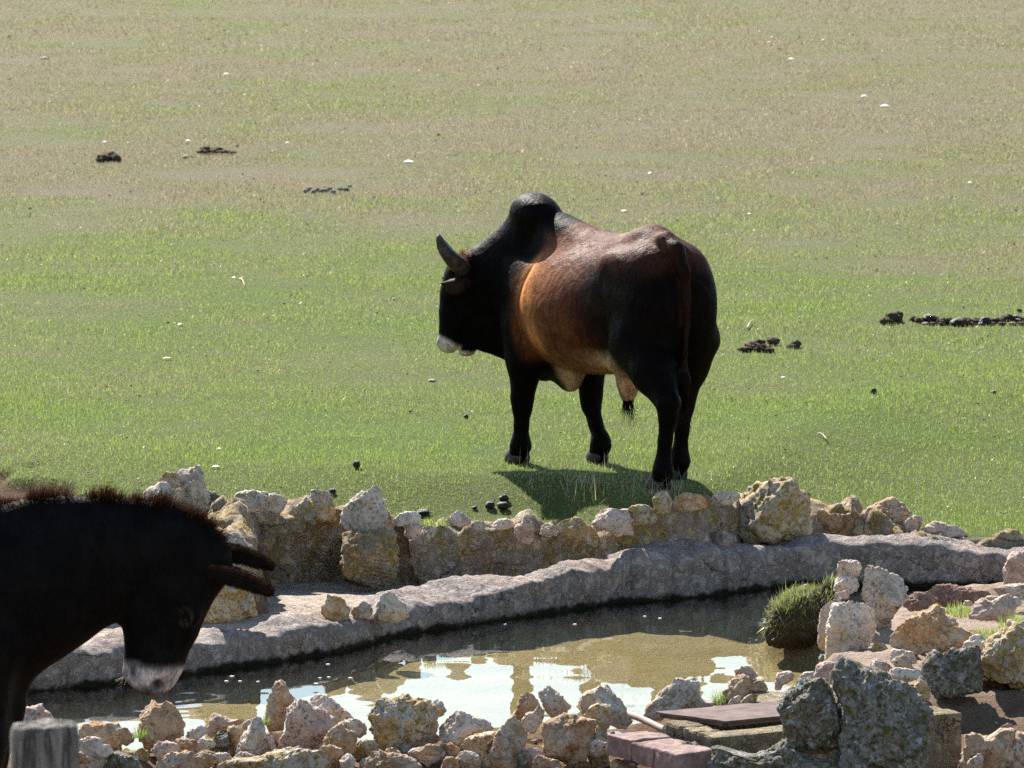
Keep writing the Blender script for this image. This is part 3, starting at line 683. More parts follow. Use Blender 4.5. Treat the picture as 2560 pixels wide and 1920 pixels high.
# ------------------------------------------------------------------ rocks along the near edge and on the right bank
FIL = ('small brown limestone lump wedged between the bigger border rocks', 'filler stones of the pond border')
RK = [('A', [(140, 860), (200, 740), (290, 690), (380, 650), (460, 638), (530, 606), (548, 660), (575, 690), (640, 720), (690, 800), (720, 900), (400, 960), (150, 940)], R3, 'pink', 'rough pink-grey rock with a pitted peak rising behind the fence post'),
      ('A', [(970, 940), (1040, 850), (1250, 848), (1482, 845), (1512, 900), (1522, 1030), (1530, 1200), (1350, 1210), (1100, 1120), (970, 1070)], R2, 'orange', 'flat-topped ochre rock with a bright sunlit top beside the fence post'),
      ('A', [(900, 1110), (960, 1060), (1050, 1028), (1140, 1013), (1222, 1058), (1292, 1120), (1328, 1212), (1335, 1400), (1320, 1520), (900, 1520)], R1, 'pale', 'rounded cream-topped rock touching the fence post'),
      ('A', [(1500, 890), (1560, 878), (1610, 905), (1685, 1000), (1705, 1070), (1600, 1130), (1500, 1080)], R2 + .15, 'grey', 'grey wedge behind the green tuft in the border'),
      ('A', [(1730, 1000), (1735, 880), (1770, 775), (1880, 650), (1940, 570), (1990, 602), (2100, 570), (2160, 640), (2260, 700), (2278, 840), (2352, 890), (2362, 970), (2280, 1030), (2200, 1120), (2000, 1220), (1800, 1190)], R2 + .1, 'brown', 'tall pitted brown rock with a twin-peaked top right of the donkey muzzle'),
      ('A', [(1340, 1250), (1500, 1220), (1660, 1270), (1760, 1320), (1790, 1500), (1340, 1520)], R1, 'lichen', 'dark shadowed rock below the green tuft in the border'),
      ('B', [(-160, 1290), (-60, 1230), (60, 1205), (290, 1200), (400, 1250), (530, 1285), (540, 1500), (-160, 1520)], R1 + .05, 'brown', 'low brown block under the twin-peaked rock'),
      ('B', [(498, 960), (508, 850), (528, 702), (570, 688), (622, 730), (700, 770), (790, 808), (900, 800), (1010, 805), (900, 865), (720, 905), (630, 940), (570, 1020), (505, 1010)], R3, 'pink', 'thin pinkish ledge with a small upright horn over the water'),
      ('B', [(230, 1020), (260, 930), (330, 890), (420, 865), (505, 850), (495, 960), (430, 1020), (350, 1120), (260, 1180), (222, 1080)], R2 + .1, 'pale', 'pale broken ledge beside the twin-peaked rock'),
      ('B', [(262, 1180), (300, 1090), (430, 1040), (560, 1060), (620, 1110), (560, 1160), (420, 1170), (330, 1200)], R2 - .05, 'pale', 'small cream slab lying over a dark gap in the border'),
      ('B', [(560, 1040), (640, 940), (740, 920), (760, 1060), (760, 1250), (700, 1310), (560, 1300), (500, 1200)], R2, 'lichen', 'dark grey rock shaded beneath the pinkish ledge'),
      ('B', [(765, 905), (830, 850), (930, 878), (1000, 918), (985, 1060), (900, 1210), (820, 1290), (765, 1200), (742, 1000)], R2 + .05, 'brown', 'knobbly pocked brown rock left of the pyramid rock'),
      ('B', [(930, 850), (1000, 800), (1080, 820), (1060, 880), (990, 930), (940, 910)], R3 - .05, 'pink', *FIL),
      ('B', [(1108, 748), (1160, 778), (1192, 830), (1222, 930), (1275, 1100), (1350, 1210), (1250, 1280), (1050, 1300), (820, 1300), (868, 1200), (940, 1050), (1000, 920), (1058, 820)], R2 - .08, 'grey', 'sharp grey pyramid-shaped rock before the tall standing stone'),
      ('B', [(1300, 288), (1370, 310), (1460, 324), (1502, 400), (1532, 470), (1545, 600), (1505, 700), (1475, 800), (1450, 930), (1350, 965), (1268, 935), (1218, 835), (1230, 720), (1262, 600), (1235, 500), (1222, 430), (1243, 330)], R3, 'brown', 'tallest slim standing stone upright against the water'),
      ('B', [(1500, 520), (1530, 465), (1560, 490), (1610, 525), (1560, 600), (1510, 640)], R3 + .1, 'pink', *FIL),
      ('B', [(1378, 1220), (1395, 1090), (1465, 930), (1480, 780), (1520, 640), (1600, 542), (1740, 530), (1800, 590), (1900, 640), (2000, 700), (2100, 780), (2150, 860), (2000, 1010), (1900, 1160), (1700, 1240)], R2, 'pink', 'large smooth-sided pinkish boulder right of the tall standing stone'),
      ('B', [(1770, 535), (1820, 505), (1880, 488), (1990, 478), (2062, 540), (2130, 600), (2262, 690), (2342, 790), (2250, 860), (2100, 840), (1900, 740), (1780, 650)], R2 + .2, 'pale', 'crumbly pitted pale rock on top behind the pinkish boulder', ),
      ('B', [(1870, 1200), (1950, 1040), (2050, 920), (2130, 858), (2190, 848), (2235, 920), (2345, 970), (2375, 1065), (2335, 1225), (2300, 1440), (2000, 1440), (1890, 1330)], R1 + .1, 'brown', 'rounded warm brown rock below the small pale cube stone'),
      ('B', [(465, 1385), (520, 1338), (700, 1338), (900, 1298), (1100, 1298), (1250, 1238), (1450, 1208), (1640, 1163), (1800, 1188), (1950, 1193), (2060, 1198), (2162, 1240), (2185, 1350), (2200, 1520), (465, 1520)], R1 - .22, 'mossy', 'long low ochre-stained slab lying in front of the border rocks'),
      ('B', [(1240, 1010), (1290, 985), (1330, 1060), (1375, 1180), (1300, 1200), (1255, 1110)], R2 - .1, 'pale', *FIL),
      ('B', [(1250, 940), (1350, 960), (1450, 940), (1470, 1000), (1400, 1100), (1300, 1060)], R2 + .1, 'brown', *FIL),
      ('C', [(35, 850), (100, 795), (280, 788), (352, 830), (392, 920), (392, 975), (300, 1035), (200, 1010), (120, 930)], R2 + .1, 'pale', 'small pale cube-like stone with an ochre side'),
      ('C', [(373, 740), (398, 660), (450, 600), (550, 508), (600, 488), (645, 520), (780, 518), (900, 530), (960, 580), (1080, 543), (1172, 570), (1225, 640), (1305, 740), (1272, 810), (1285, 950), (1335, 1080), (1200, 1170), (900, 1200), (760, 1250), (560, 1190), (518, 1060), (450, 955), (428, 850)], R2 + .05, 'mossy', 'biggest brown boulder with a grey top and diagonal crack at mid border'),
      ('C', [(1175, 580), (1260, 528), (1330, 570), (1372, 650), (1395, 695), (1300, 770), (1220, 720)], R3, 'grey', 'small tan rock peeping out behind the biggest brown boulder'),
      ('C', [(1262, 810), (1330, 740), (1430, 688), (1560, 688), (1700, 760), (1830, 788), (1922, 813), (1975, 935), (1830, 980), (1690, 1040), (1610, 1100), (1520, 1185), (1410, 1130), (1325, 1035), (1275, 930)], R2 + .05, 'pale', 'smooth cream-grey rock sloping beside the biggest boulder'),
      ('C', [(1518, 1210), (1560, 1130), (1620, 1038), (1720, 998), (1880, 958), (2015, 948), (1995, 1050), (1930, 1190), (1860, 1310), (1845, 1460), (1560, 1460), (1528, 1310)], R1 + .15, 'orange', 'ochre rock with a pale flat top leaning right of the cream rock'),
      ('C', [(343, 1355), (400, 1268), (450, 1208), (550, 1188), (650, 1228), (800, 1228), (900, 1258), (1000, 1308), (1062, 1370), (1160, 1430), (1100, 1520), (340, 1520)], R1 - .1, 'brown', 'crumbly low brown rock in front of the biggest boulder'),
      ('C', [(878, 1215), (950, 1160), (1080, 1148), (1200, 1158), (1300, 1198), (1405, 1168), (1395, 1225), (1290, 1310), (1150, 1400), (1030, 1320)], R1 + .1, 'grey', 'flat bluish-grey stone under the biggest boulder'),
      ('C', [(235, 1140), (300, 1060), (420, 1048), (505, 1038), (528, 1180), (490, 1270), (390, 1330), (250, 1380), (215, 1270)], R1 + .2, 'mossy', 'earthy brown rock in the gap left of the biggest boulder'),
      ('C', [(1320, 1380), (1380, 1270), (1480, 1260), (1550, 1330), (1560, 1480), (1330, 1500)], R1, 'brown', *FIL),
      ('C', [(1290, 1150), (1330, 1080), (1370, 1120), (1365, 1180)], R2 - .1, 'brown', *FIL),
      ('D', [(-5, 990), (80, 870), (150, 798), (240, 758), (305, 830), (355, 920), (403, 1012), (373, 1140), (305, 1260), (270, 1400), (255, 1520), (-185, 1520), (-175, 1340), (-85, 1210), (-45, 1090)], R1 + .1, 'brown', 'large shouldered brown boulder below two leaning stones'),
      ('D', [(150, 800), (225, 700), (268, 640), (288, 530), (340, 458), (400, 443), (482, 480), (522, 530), (565, 605), (510, 700), (400, 770), (320, 840), (220, 820)], R2 + .15, 'brown', 'upright brown stone leaning against a sharp pale one'),
      ('D', [(527, 412), (590, 348), (642, 353), (720, 418), (792, 500), (882, 560), (942, 620), (963, 680), (932, 735), (830, 760), (720, 760), (630, 700), (588, 595), (538, 512)], R2 + .2, 'grey', 'pale knobbly stone with a blunt tip pointing up over the water'),
      ('D', [(318, 832), (380, 738), (470, 698), (540, 612), (605, 680), (595, 795), (545, 870), (480, 972), (420, 950), (345, 910)], R2, 'grey', 'small grey triangular stone jammed between the leaning stones'),
      ('D', [(555, 1210), (615, 1060), (565, 985), (575, 830), (680, 778), (850, 728), (1000, 748), (1100, 778), (1255, 790), (1275, 905), (1240, 1010), (1185, 1130), (1170, 1260), (1085, 1360), (850, 1320), (700, 1290)], R1 + .15, 'brown', 'broad tan boulder with a curved ridge beside the pink bricks'),
      ('D', [(1015, 710), (1045, 600), (1100, 498), (1200, 428), (1330, 388), (1400, 363), (1452, 400), (1502, 500), (1562, 610), (1622, 680), (1685, 800), (1650, 930), (1560, 920), (1400, 870), (1200, 820), (1100, 780)], R2 + .15, 'grey', 'pale pyramid rock at the end of the plastic pipe'),
      ('D', [(1098, 750), (1150, 648), (1270, 598), (1440, 622), (1485, 700), (1488, 790), (1410, 910), (1280, 910), (1240, 800)], R2, 'mossy', 'squat ochre stone in front of the pale pyramid rock'),
      ('D', [(1150, 1210), (1200, 1000), (1270, 900), (1400, 890), (1390, 1000), (1395, 1200), (1430, 1400), (1300, 1450), (1170, 1320)], R1 + .2, 'mossy', 'dark ochre rock wedged against the pink bricks'),
      ('D', [(275, 1260), (340, 1180), (430, 1200), (460, 1290), (440, 1420), (290, 1420)], R1, 'lichen', *FIL),
      ('D', [(450, 1330), (520, 1230), (620, 1270), (800, 1320), (900, 1420), (450, 1440)], R1 - .05, 'brown', *FIL),
      ('D', [(1420, 1330), (1500, 1290), (1650, 1340), (1720, 1420), (1440, 1440)], R1 - .1, 'brown', *FIL),
      ('E', [(30, 770), (80, 660), (170, 580), (240, 490), (310, 400), (358, 310), (420, 268), (500, 290), (560, 300), (650, 288), (712, 340), (752, 440), (772, 540), (860, 580), (922, 568), (905, 640), (600, 690), (350, 740), (250, 820), (100, 810)], R3 - .05, 'grey', 'forked pale rock behind the rusty cover plate'),
      ('E', [(1187, 185), (1260, 143), (1370, 122), (1422, 170), (1475, 240), (1455, 300), (1380, 300), (1290, 290), (1205, 280)], 26.4, 'pink', 'small reddish stone balanced on the knobbly brown rock'),
      ('E', [(975, 540), (1000, 460), (1080, 410), (1100, 340), (1160, 288), (1280, 240), (1370, 258), (1430, 330), (1480, 288), (1560, 288), (1592, 350), (1640, 430), (1400, 470), (1300, 530), (1100, 570)], 26.35, 'brown', 'knobbly brown rock by the water behind the cover plate'),
      ('E', [(1697, 265), (1720, 220), (1820, 198), (1890, 193), (1945, 240), (1905, 310), (1790, 370), (1765, 440), (1692, 440)], 26.7, 'pink', 'pink pitted stone at the water behind the left lichened boulder'),
      ('E', [(1100, 620), (1150, 530), (1240, 498), (1320, 520), (1280, 590), (1200, 630)], 26.1, 'pale', *FIL),
      ('E', [(1250, 610), (1320, 510), (1400, 470), (1510, 480), (1480, 560), (1380, 620)], 26.05, 'mossy', *FIL),
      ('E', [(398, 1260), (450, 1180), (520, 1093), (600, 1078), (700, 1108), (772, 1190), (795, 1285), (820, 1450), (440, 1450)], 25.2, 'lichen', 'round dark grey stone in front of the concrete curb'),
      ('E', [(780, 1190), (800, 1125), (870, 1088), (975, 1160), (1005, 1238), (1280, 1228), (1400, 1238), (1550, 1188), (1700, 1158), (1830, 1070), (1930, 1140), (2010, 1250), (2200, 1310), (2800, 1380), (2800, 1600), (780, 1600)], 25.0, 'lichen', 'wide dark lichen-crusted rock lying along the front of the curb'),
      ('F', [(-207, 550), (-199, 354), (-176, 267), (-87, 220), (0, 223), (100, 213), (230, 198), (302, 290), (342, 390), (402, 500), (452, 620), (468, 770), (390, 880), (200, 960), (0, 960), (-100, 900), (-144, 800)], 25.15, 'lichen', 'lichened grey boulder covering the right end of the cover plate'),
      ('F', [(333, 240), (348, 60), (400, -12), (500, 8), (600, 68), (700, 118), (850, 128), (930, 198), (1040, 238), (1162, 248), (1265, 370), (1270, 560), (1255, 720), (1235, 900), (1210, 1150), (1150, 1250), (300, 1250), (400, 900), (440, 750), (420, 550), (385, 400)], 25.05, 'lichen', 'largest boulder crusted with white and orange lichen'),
      ('F', [(-10, 210), (40, 165), (140, 150), (150, 210), (60, 240)], 26.9, 'pale', *FIL),
      ('F', [(130, 200), (160, 110), (230, 60), (340, 45), (390, 120), (360, 260), (280, 290), (170, 260)], 26.6, 'pink', 'smooth pink rock peeping out between the two lichened boulders'),
      ('F', [(695, 110), (740, 30), (850, 70), (960, 120), (900, 150), (780, 150)], 26.7, 'pink', *FIL),
      ('F', [(880, 150), (960, 110), (1100, 130), (1190, 150), (1180, 230), (1060, 250), (920, 220)], 26.5, 'pale', 'cream crumbly rock directly behind the largest lichened boulder'),
      ('F', [(900, 60), (960, 0), (1060, -20), (1130, 80), (1100, 130), (960, 120)], 26.9, 'brown', *FIL),
      ('F', [(1120, 330), (1180, 200), (1240, 260), (1290, 340), (1300, 430), (1180, 440)], 26.2, 'mossy', *FIL),
      ('G', [(1162, 265), (1188, 170), (1240, 148), (1330, 148), (1400, 148), (1462, 190), (1478, 232), (1445, 345), (1340, 370), (1178, 360)], 29.1, 'pale', 'pale block perched topmost on the stack of rocks by the grass mound'),
      ('G', [(1127, 480), (1158, 400), (1200, 350), (1300, 330), (1420, 350), (1443, 450), (1425, 540), (1330, 580), (1200, 570), (1135, 540)], 29.05, 'pale', 'cream rock second from the top of the stack by the grass mound'),
      ('G', [(1475, 440), (1498, 270), (1560, 238), (1700, 248), (1800, 298), (1900, 358), (2002, 400), (2055, 520), (2045, 625), (1995, 700), (1890, 760), (1850, 860), (1840, 1060), (1640, 1060), (1540, 700), (1455, 590)], 29.0, 'grey', 'large smooth grey-cream boulder leaning right of the stacked rocks'),
      ('G', [(1030, 1310), (1055, 1000), (1078, 850), (1118, 730), (1190, 658), (1300, 628), (1440, 648), (1552, 720), (1612, 790), (1635, 950), (1608, 1160), (1568, 1260), (1545, 1380), (1480, 1450), (1025, 1450)], 28.45, 'pale', 'big pale rock column riddled with round holes'),
      ('G', [(930, 1010), (975, 750), (1030, 650), (1120, 598), (1260, 590), (1200, 700), (1120, 780), (1080, 900), (1060, 1120), (1010, 1330), (930, 1230)], 28.75, 'pink', 'pinkish slab standing between the grass mound and the holed rock'),
      ('G', [(1120, 620), (1150, 560), (1280, 530), (1330, 580), (1300, 640)], 28.9, 'pink', *FIL),
      ('G', [(655, 525), (740, 470), (810, 448), (855, 500), (825, 540), (700, 545)], 29.5, 'grey', 'small grey stone lying on top of the grass mound'),
      ('G', [(635, 660), (720, 570), (790, 563), (885, 590), (825, 650), (730, 700), (650, 700)], 29.2, 'grey', 'slanting grey stone half buried in the grass mound'),
      ('G', [(1600, 1260), (1620, 1130), (1700, 1160), (1800, 1250), (1850, 1330), (1840, 1450), (1620, 1450)], 28.2, 'mossy', 'mossy wedge between the holed rock and the ochre-sided rock'),
      ('G', [(1830, 1330), (1880, 1265), (2000, 1300), (2100, 1330), (2150, 1420), (2000, 1480), (1850, 1450)], 27.9, 'pale', 'low pale stone at the foot of the ochre-sided rock'),
      ('K', [(1432, 555), (1455, 460), (1475, 418), (1520, 380), (1620, 343), (1710, 303), (1762, 340), (1822, 400), (1892, 460), (1915, 492), (1860, 535), (1760, 565), (1600, 585), (1500, 590)], 28.2, 'orange', 'angular rock with a bright white top and ochre sides'),
      ('K', [(1875, 365), (1918, 290), (1980, 268), (2020, 290), (2080, 258), (2130, 238), (2170, 280), (2155, 355), (2112, 405), (2040, 390), (1900, 385)], 28.9, 'pink', 'pale ridged rock amid grass on the right bank'),
      ('K', [(1615, 690), (1648, 590), (1690, 558), (1740, 588), (1800, 550), (1870, 558), (1930, 538), (1978, 600), (1985, 710), (1975, 790), (1850, 830), (1700, 850), (1655, 780)], 27.1, 'lichen', 'dark rock blotched with white lichen above the shaded hollow'),
      ('K', [(1850, 560), (1870, 520), (1920, 480), (1970, 478), (2000, 520), (1980, 590), (1920, 600)], 27.5, 'pale', 'small cream round stone between the blotched rock and the right-hand boulder'),
      ('K', [(1970, 575), (2010, 500), (2080, 440), (2130, 413), (2212, 408), (2330, 430), (2420, 520), (2420, 800), (2200, 800), (2080, 760), (1985, 680)], 27.2, 'mossy', 'large craggy ochre-brown boulder overhanging the shaded hollow'),
      ('K', [(1875, 1050), (1950, 1048), (2000, 1070), (2060, 1028), (2120, 1018), (2155, 1040), (2140, 1120), (2120, 1320), (1820, 1320), (1850, 1190)], 25.5, 'brown', 'crumbly ochre rock right of the concrete curb'),
      ('K', [(2105, 1070), (2180, 1038), (2300, 1060), (2380, 1150), (2360, 1330), (2110, 1330)], 25.55, 'brown', 'brown knobbly rock outermost right of the curb'),
      ('K', [(1885, 1230), (1900, 1190), (1960, 1160), (1985, 1200), (1960, 1250)], 25.3, 'pale', *FIL),
      ('K', [(1340, 640), (1370, 612), (1430, 640), (1440, 680), (1370, 690)], 27.4, 'pink', *FIL),
      ('K', [(1450, 690), (1500, 640), (1570, 650), (1600, 700), (1540, 740), (1470, 740)], 27.2, 'pale', *FIL),
      ('K', [(1590, 760), (1600, 690), (1640, 730), (1670, 800), (1640, 850)], 26.6, 'mossy', *FIL),
      ('K', [(1440, 590), (1500, 560), (1580, 580), (1600, 640), (1520, 650), (1450, 630)], 27.7, 'pale', *FIL),
      ('H', [(340, 840), (400, 720), (500, 670), (700, 648), (800, 700), (842, 800), (790, 880), (600, 910), (430, 940)], 29.6, 'redcement', 'reddish cement trough lump right of the leaning grey-cream boulder'),
      ('H', [(585, 645), (640, 588), (800, 578), (950, 538), (1050, 543), (1200, 600), (1400, 608), (1600, 640), (1720, 720), (1500, 810), (1200, 850), (900, 870), (820, 770), (700, 680)], 30.1, 'redcement', 'long low reddish cement ledge along the far corner of the pond'),
      ('H', [(1820, 580), (1830, 400), (1855, 270), (1875, 130), (1950, 85), (2133, 55), (2400, 60), (2400, 620), (2000, 640)], 30.75, 'pink', 'rugged rock block closing the right end of the pond rim'),
      ('H', [(1590, 640), (1700, 600), (1900, 550), (2133, 535), (2400, 540), (2400, 780), (2100, 760), (1800, 720)], 30.2, 'grey', 'low grey mortared hump below the rugged end block')]
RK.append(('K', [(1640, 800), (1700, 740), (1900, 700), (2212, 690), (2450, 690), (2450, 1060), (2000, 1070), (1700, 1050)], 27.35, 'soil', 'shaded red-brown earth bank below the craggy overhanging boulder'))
_r = np.random.default_rng(77)
BF = 'small rough stone lying on the bare earth of the right bank', 'small stones on the right bank'
HB = 'low half-buried stone along the foot of the border rocks', 'half-buried stones at the foot of the border'
for i_ in range(26):
    _px = 190 + 52 * i_ + _r.uniform(-14, 14); _py = _r.uniform(1868, 1918); _w = _r.uniform(34, 66); _h = _r.uniform(24, 42)
    an = np.linspace(0, 2 * math.pi, 10)[:-1] + _r.uniform(-.2, .2, 9)
    RK.append(('P', np.c_[_px + _w * .6 * np.cos(an) * _r.uniform(.8, 1.2, 9), _py + _h * .6 * np.sin(an) * _r.uniform(.75, 1.2, 9)], 25.62 + _r.uniform(-.08, .22) - (_py - 1868) * .004, ['brown', 'pale', 'grey', 'mossy', 'pink', 'brown'][i_ % 6], *HB))
for _px, _py, _Y, _w, _h, _m in [(2300, 1560, 29.0, 34, 22, 'pink'), (2345, 1545, 29.3, 26, 16, 'pale'), (2395, 1580, 28.7, 30, 18, 'brown'), (2450, 1620, 28.0, 36, 22, 'pale'), (2420, 1510, 29.6, 24, 14, 'grey'), (2480, 1500, 29.9, 40, 20, 'pink'),
                                (2540, 1505, 29.8, 34, 20, 'grey'), (2190, 1660, 27.6, 26, 18, 'pale'), (2265, 1690, 27.3, 30, 20, 'brown'), (2330, 1660, 27.4, 26, 18, 'pink'), (2230, 1720, 26.8, 30, 22, 'mossy'), (2290, 1745, 26.6, 26, 18, 'brown'),
                                (2150, 1590, 28.4, 24, 16, 'pale'), (2450, 1850, 25.9, 36, 24, 'brown'), (2520, 1820, 26.2, 30, 20, 'brown'), (2200, 1530, 29.3, 30, 18, 'redcement'), (2330, 1500, 29.8, 34, 16, 'redcement'), (2400, 1640, 27.8, 26, 16, 'grey')]:
    an = np.linspace(0, 2 * math.pi, 9)[:-1] + _r.uniform(-.2, .2, 8)
    pp = np.c_[_px + _w * .6 * np.cos(an) * _r.uniform(.8, 1.15, 8), _py + _h * .6 * np.sin(an) * _r.uniform(.8, 1.15, 8)]
    RK.append(('P', pp, _Y, _m, *BF))
FL_ = iter(['small pink lump behind the knobbly pocked rock', 'small pink shard behind the tall standing stone', 'small pale wedge right of the grey pyramid-shaped rock', 'small brown stone at the foot of the tall standing stone',
            'small brown lump under the leaning ochre rock', 'tiny brown chip between the biggest boulder and the cream rock', 'small dark lichened lump right of the shouldered brown boulder', 'low brown stone under the broad tan boulder',
            'small brown lump below the outermost pink brick', 'small cream stone beside the broken concrete slab', 'small ochre lump leaning on the broken concrete slab', 'small cream stone at the water left of the smooth pink rock',
            'small pink angular stone behind the largest lichened boulder', 'small brown crumbly stone above the cream crumbly rock', 'small mossy wedge right of the largest lichened boulder', 'small pinkish stone under the stack by the grass mound',
            'small pale stone in front of the crumbly ochre rock', 'small pink stone below the holed rock column', 'small pale stone between the low pale stone and the blotched rock', 'narrow mossy stone left of the white-blotched rock', 'small cream stone under the front of the ochre-sided rock'])
for r_ in RK:
    if r_[4] == FIL[0]: r_ = (*r_[:4], next(FL_), FIL[1])
    cr, pts, Y, m, lab = r_[:5]; grp = r_[5] if len(r_) > 5 else None
    sp = np.array(pts, float) * SRC[cr][2]
    ext = max(np.ptp(sp[:, 0]), np.ptp(sp[:, 1]))
    rock(cr, pts, Y, m, lab, group=grp, sub=6 if ext > 150 else (5 if ext > 55 else 4), depth=0.85, box=0.72, rough=1.1)

# ------------------------------------------------------------------ concrete curb, plate, bricks, pipe, post
def prism(name, poly, z0, z1, mat, parent=None, bevel=0.012, amp=0.006, cuts=5, seed=0, tilt=None):
    """block from a plan outline (world xy) between two heights, worn edges"""
    c = np.mean(poly, 0)
    bm = bmesh.new()
    lo = [bm.verts.new((p[0] - c[0], p[1] - c[1], 0)) for p in poly]
    f = bm.faces.new(lo)
    if f.normal.z > 0: pass
    r = bmesh.ops.extrude_face_region(bm, geom=[f]); up = [v for v in r['geom'] if isinstance(v, bmesh.types.BMVert)]
    for v in up: v.co.z += z1 - z0
    bmesh.ops.recalc_face_normals(bm, faces=bm.faces)
    if bevel: bmesh.ops.bevel(bm, geom=list(bm.edges), offset=bevel, segments=2, affect='EDGES', profile=0.6)
    bmesh.ops.triangulate(bm, faces=[f for f in bm.faces if len(f.verts) > 4])
    if cuts: bmesh.ops.subdivide_edges(bm, edges=[e for e in bm.edges if e.calc_length() > 0.05], cuts=cuts, use_grid_fill=True)
    V = np.array([v.co[:] for v in bm.verts])
    if amp:
        q = V + [c[0], c[1], z0]
        V = V + amp * np.c_[fbm(q * 14, 4, seed), fbm(q * 14 + 9, 4, seed + 3), fbm(q * 14 + 19, 4, seed + 6)]
        for v, co in zip(bm.verts, V): v.co = co
    for fc in bm.faces: fc.smooth = False
    me = bpy.data.meshes.new(name); bm.to_mesh(me); bm.free()
    o = link(name, me, mat, parent)
    o.location = (c[0], c[1], z0)
    if tilt: o.rotation_euler = tilt
    return o
def sub_loc(o, parent): o.location = (Vector(o.location) - Vector(parent.location))

zt = float(ZK(-0.15)); zb = zt - 0.23
cL, c0, cR = P(1662, 1808, zt)[:2], P(1781, 1841, zt)[:2], P(2408, 1787, zt)[:2]
cB = cL + cR - c0
curb = tag(empty('concrete_curb', (*c0, zb)), 'weathered square concrete curb around the pit under the rusty plate', 'curb')
def blk(a, b, inn, w, z0, z1, seed):
    d = (b - a) / np.linalg.norm(b - a)
    o = prism('curb_block', [a, b, b + inn * w, a + inn * w], z0, z1, M['curb'], curb, 0.014, 0.006, 4, seed); sub_loc(o, curb)
uF = (cR - c0) / np.linalg.norm(cR - c0); uL = (cL - c0) / np.linalg.norm(cL - c0)
LF, LL = np.linalg.norm(cR - c0), np.linalg.norm(cL - c0)
blk(c0, c0 + uF * LF * 0.55, uL, 0.13, zb, zt, 1)
blk(c0 + uF * (LF * 0.55 + .006), cR, uL, 0.13, zb, zt + .012, 2)
blk(c0 + uL * 0.137, c0 + uL * LL * 0.62, uF, 0.12, zb, zt + .002, 3)
blk(c0 + uL * (LL * 0.62 + .006), cL, uF, 0.12, zb, zt + .006, 4)
blk(cL + uF * 0.127, cB, -uL, 0.10, zb, zt - .004, 5)
blk(cR + uL * 0.137, cB - uL * .106, -uF, 0.12, zb, zt + .008, 6)
# slab pieces behind the plate
sl = [PK(1876, 1727, -0.12)[:2], PK(1960, 1725, -0.12)[:2], PK(1975, 1748, -0.12)[:2], PK(1862, 1752, -0.12)[:2]]
tag(prism('concrete_slab', sl, float(ZK(-0.30)), float(ZK(-0.12)), M['curb'], None, 0.01, 0.008, 4, 9), 'broken concrete slab behind the rusty cover plate', 'slab')

zp = float(ZK(-0.122))
pl, pf, pr_ = P(1638, 1779, zp)[:2], P(1813, 1803, zp)[:2], P(2106, 1775, zp)[:2]
plate = tag(empty('cover_plate', (*pf, zp - 0.024)), 'flat rusty brown metal plate lying askew over the concrete curb', 'plate')
o = prism('sheet', [pf, pr_, pl + pr_ - pf, pl], zp - 0.010, zp, M['plate'], plate, 0.002, 0.0015, 6, 4); sub_loc(o, plate)
e1 = (pr_ - pf) * 0.02; e2 = (pl - pf) * 0.03
for a, b, d in [(pf + e1 + e2, pr_ - e1 + e2, e2 * 1.2), (pf + e1 + e2, pl + e1 - e2, e1 * 1.2)]:
    o = prism('flange', [a, b, b + d, a + d], zp - 0.026, zp - 0.0102, M['plate'], plate, 0.001, 0.0, 0, 4); sub_loc(o, plate)

bt = float(ZK(-0.17))
bp = [P(x, y, bt)[:2] for x, y in [(1515, 1837), (1578, 1851), (1634, 1868), (1690, 1886), (1745, 1903)]]
bn = np.array([0.80, 0.60])
for i in range(3):
    a, b = bp[i], bp[i + 1]; d = (b - a) / np.linalg.norm(b - a)
    tag(prism('paving_brick', [a + d * .002, b - d * .002, b - d * .002 + bn * .21, a + d * .002 + bn * .21], bt - 0.085 - .006 * i, bt - 0.008 * (i % 2), M['brick'], None, 0.007, 0.0045, 5, 20 + i),
        ['dusty pink paving brick outermost in the row, next to the dark ochre rock', 'dusty pink paving brick, middle one of the row of three', 'dusty pink paving brick nearest the concrete curb'][i], 'brick')
def tube(name, pts, radii, mat, parent=None, seg=14, cap=True, squash=None):
    pts = np.asarray(pts, float); n = len(pts); radii = np.broadcast_to(radii, (n,)).astype(float)
    tg = np.gradient(pts, axis=0); tg /= np.linalg.norm(tg, axis=1)[:, None] + 1e-9
    up = np.array([0.3, 0.2, 1.0]); V = []
    for i in range(n):
        a = np.cross(tg[i], up); a /= np.linalg.norm(a) + 1e-9; b = np.cross(a, tg[i])
        th = np.linspace(0, 2 * math.pi, seg, endpoint=False)
        V.append(pts[i] + radii[i] * (np.cos(th)[:, None] * a + np.sin(th)[:, None] * b * (squash or 1.0)))
    V = np.concatenate(V); F = []
    for i in range(n - 1):
        for j in range(seg):
            F.append((i * seg + j, i * seg + (j + 1) % seg, (i + 1) * seg + (j + 1) % seg, (i + 1) * seg + j))
    if cap:
        V = np.concatenate([V, [pts[0], pts[-1]]]); a, b = len(V) - 2, len(V) - 1
        for j in range(seg):
            F.append((a, (j + 1) % seg, j, a)); F.append((b, (n - 1) * seg + j, (n - 1) * seg + (j + 1) % seg, b))
    me = bpy.data.meshes.new(name)
    me.from_pydata(V.tolist(), [], [tuple(dict.fromkeys(f)) for f in F]); me.update()
    for p in me.polygons: p.use_smooth = True
    return link(name, me, mat, parent)
a, b = PK(1562, 1783, -0.185), PK(1672, 1826, -0.185)
ts = np.linspace(0, 1, 12)
pipe = tube('water_pipe', [a + (b - a) * t + np.array([0, 0, 0.004 * math.sin(t * 5)]) for t in ts], 0.0150, M['pipe'])
tag(pipe, 'dusty pale plastic pipe running from the curb corner toward the pyramid rock', 'pipe'); origin_to(pipe, a)

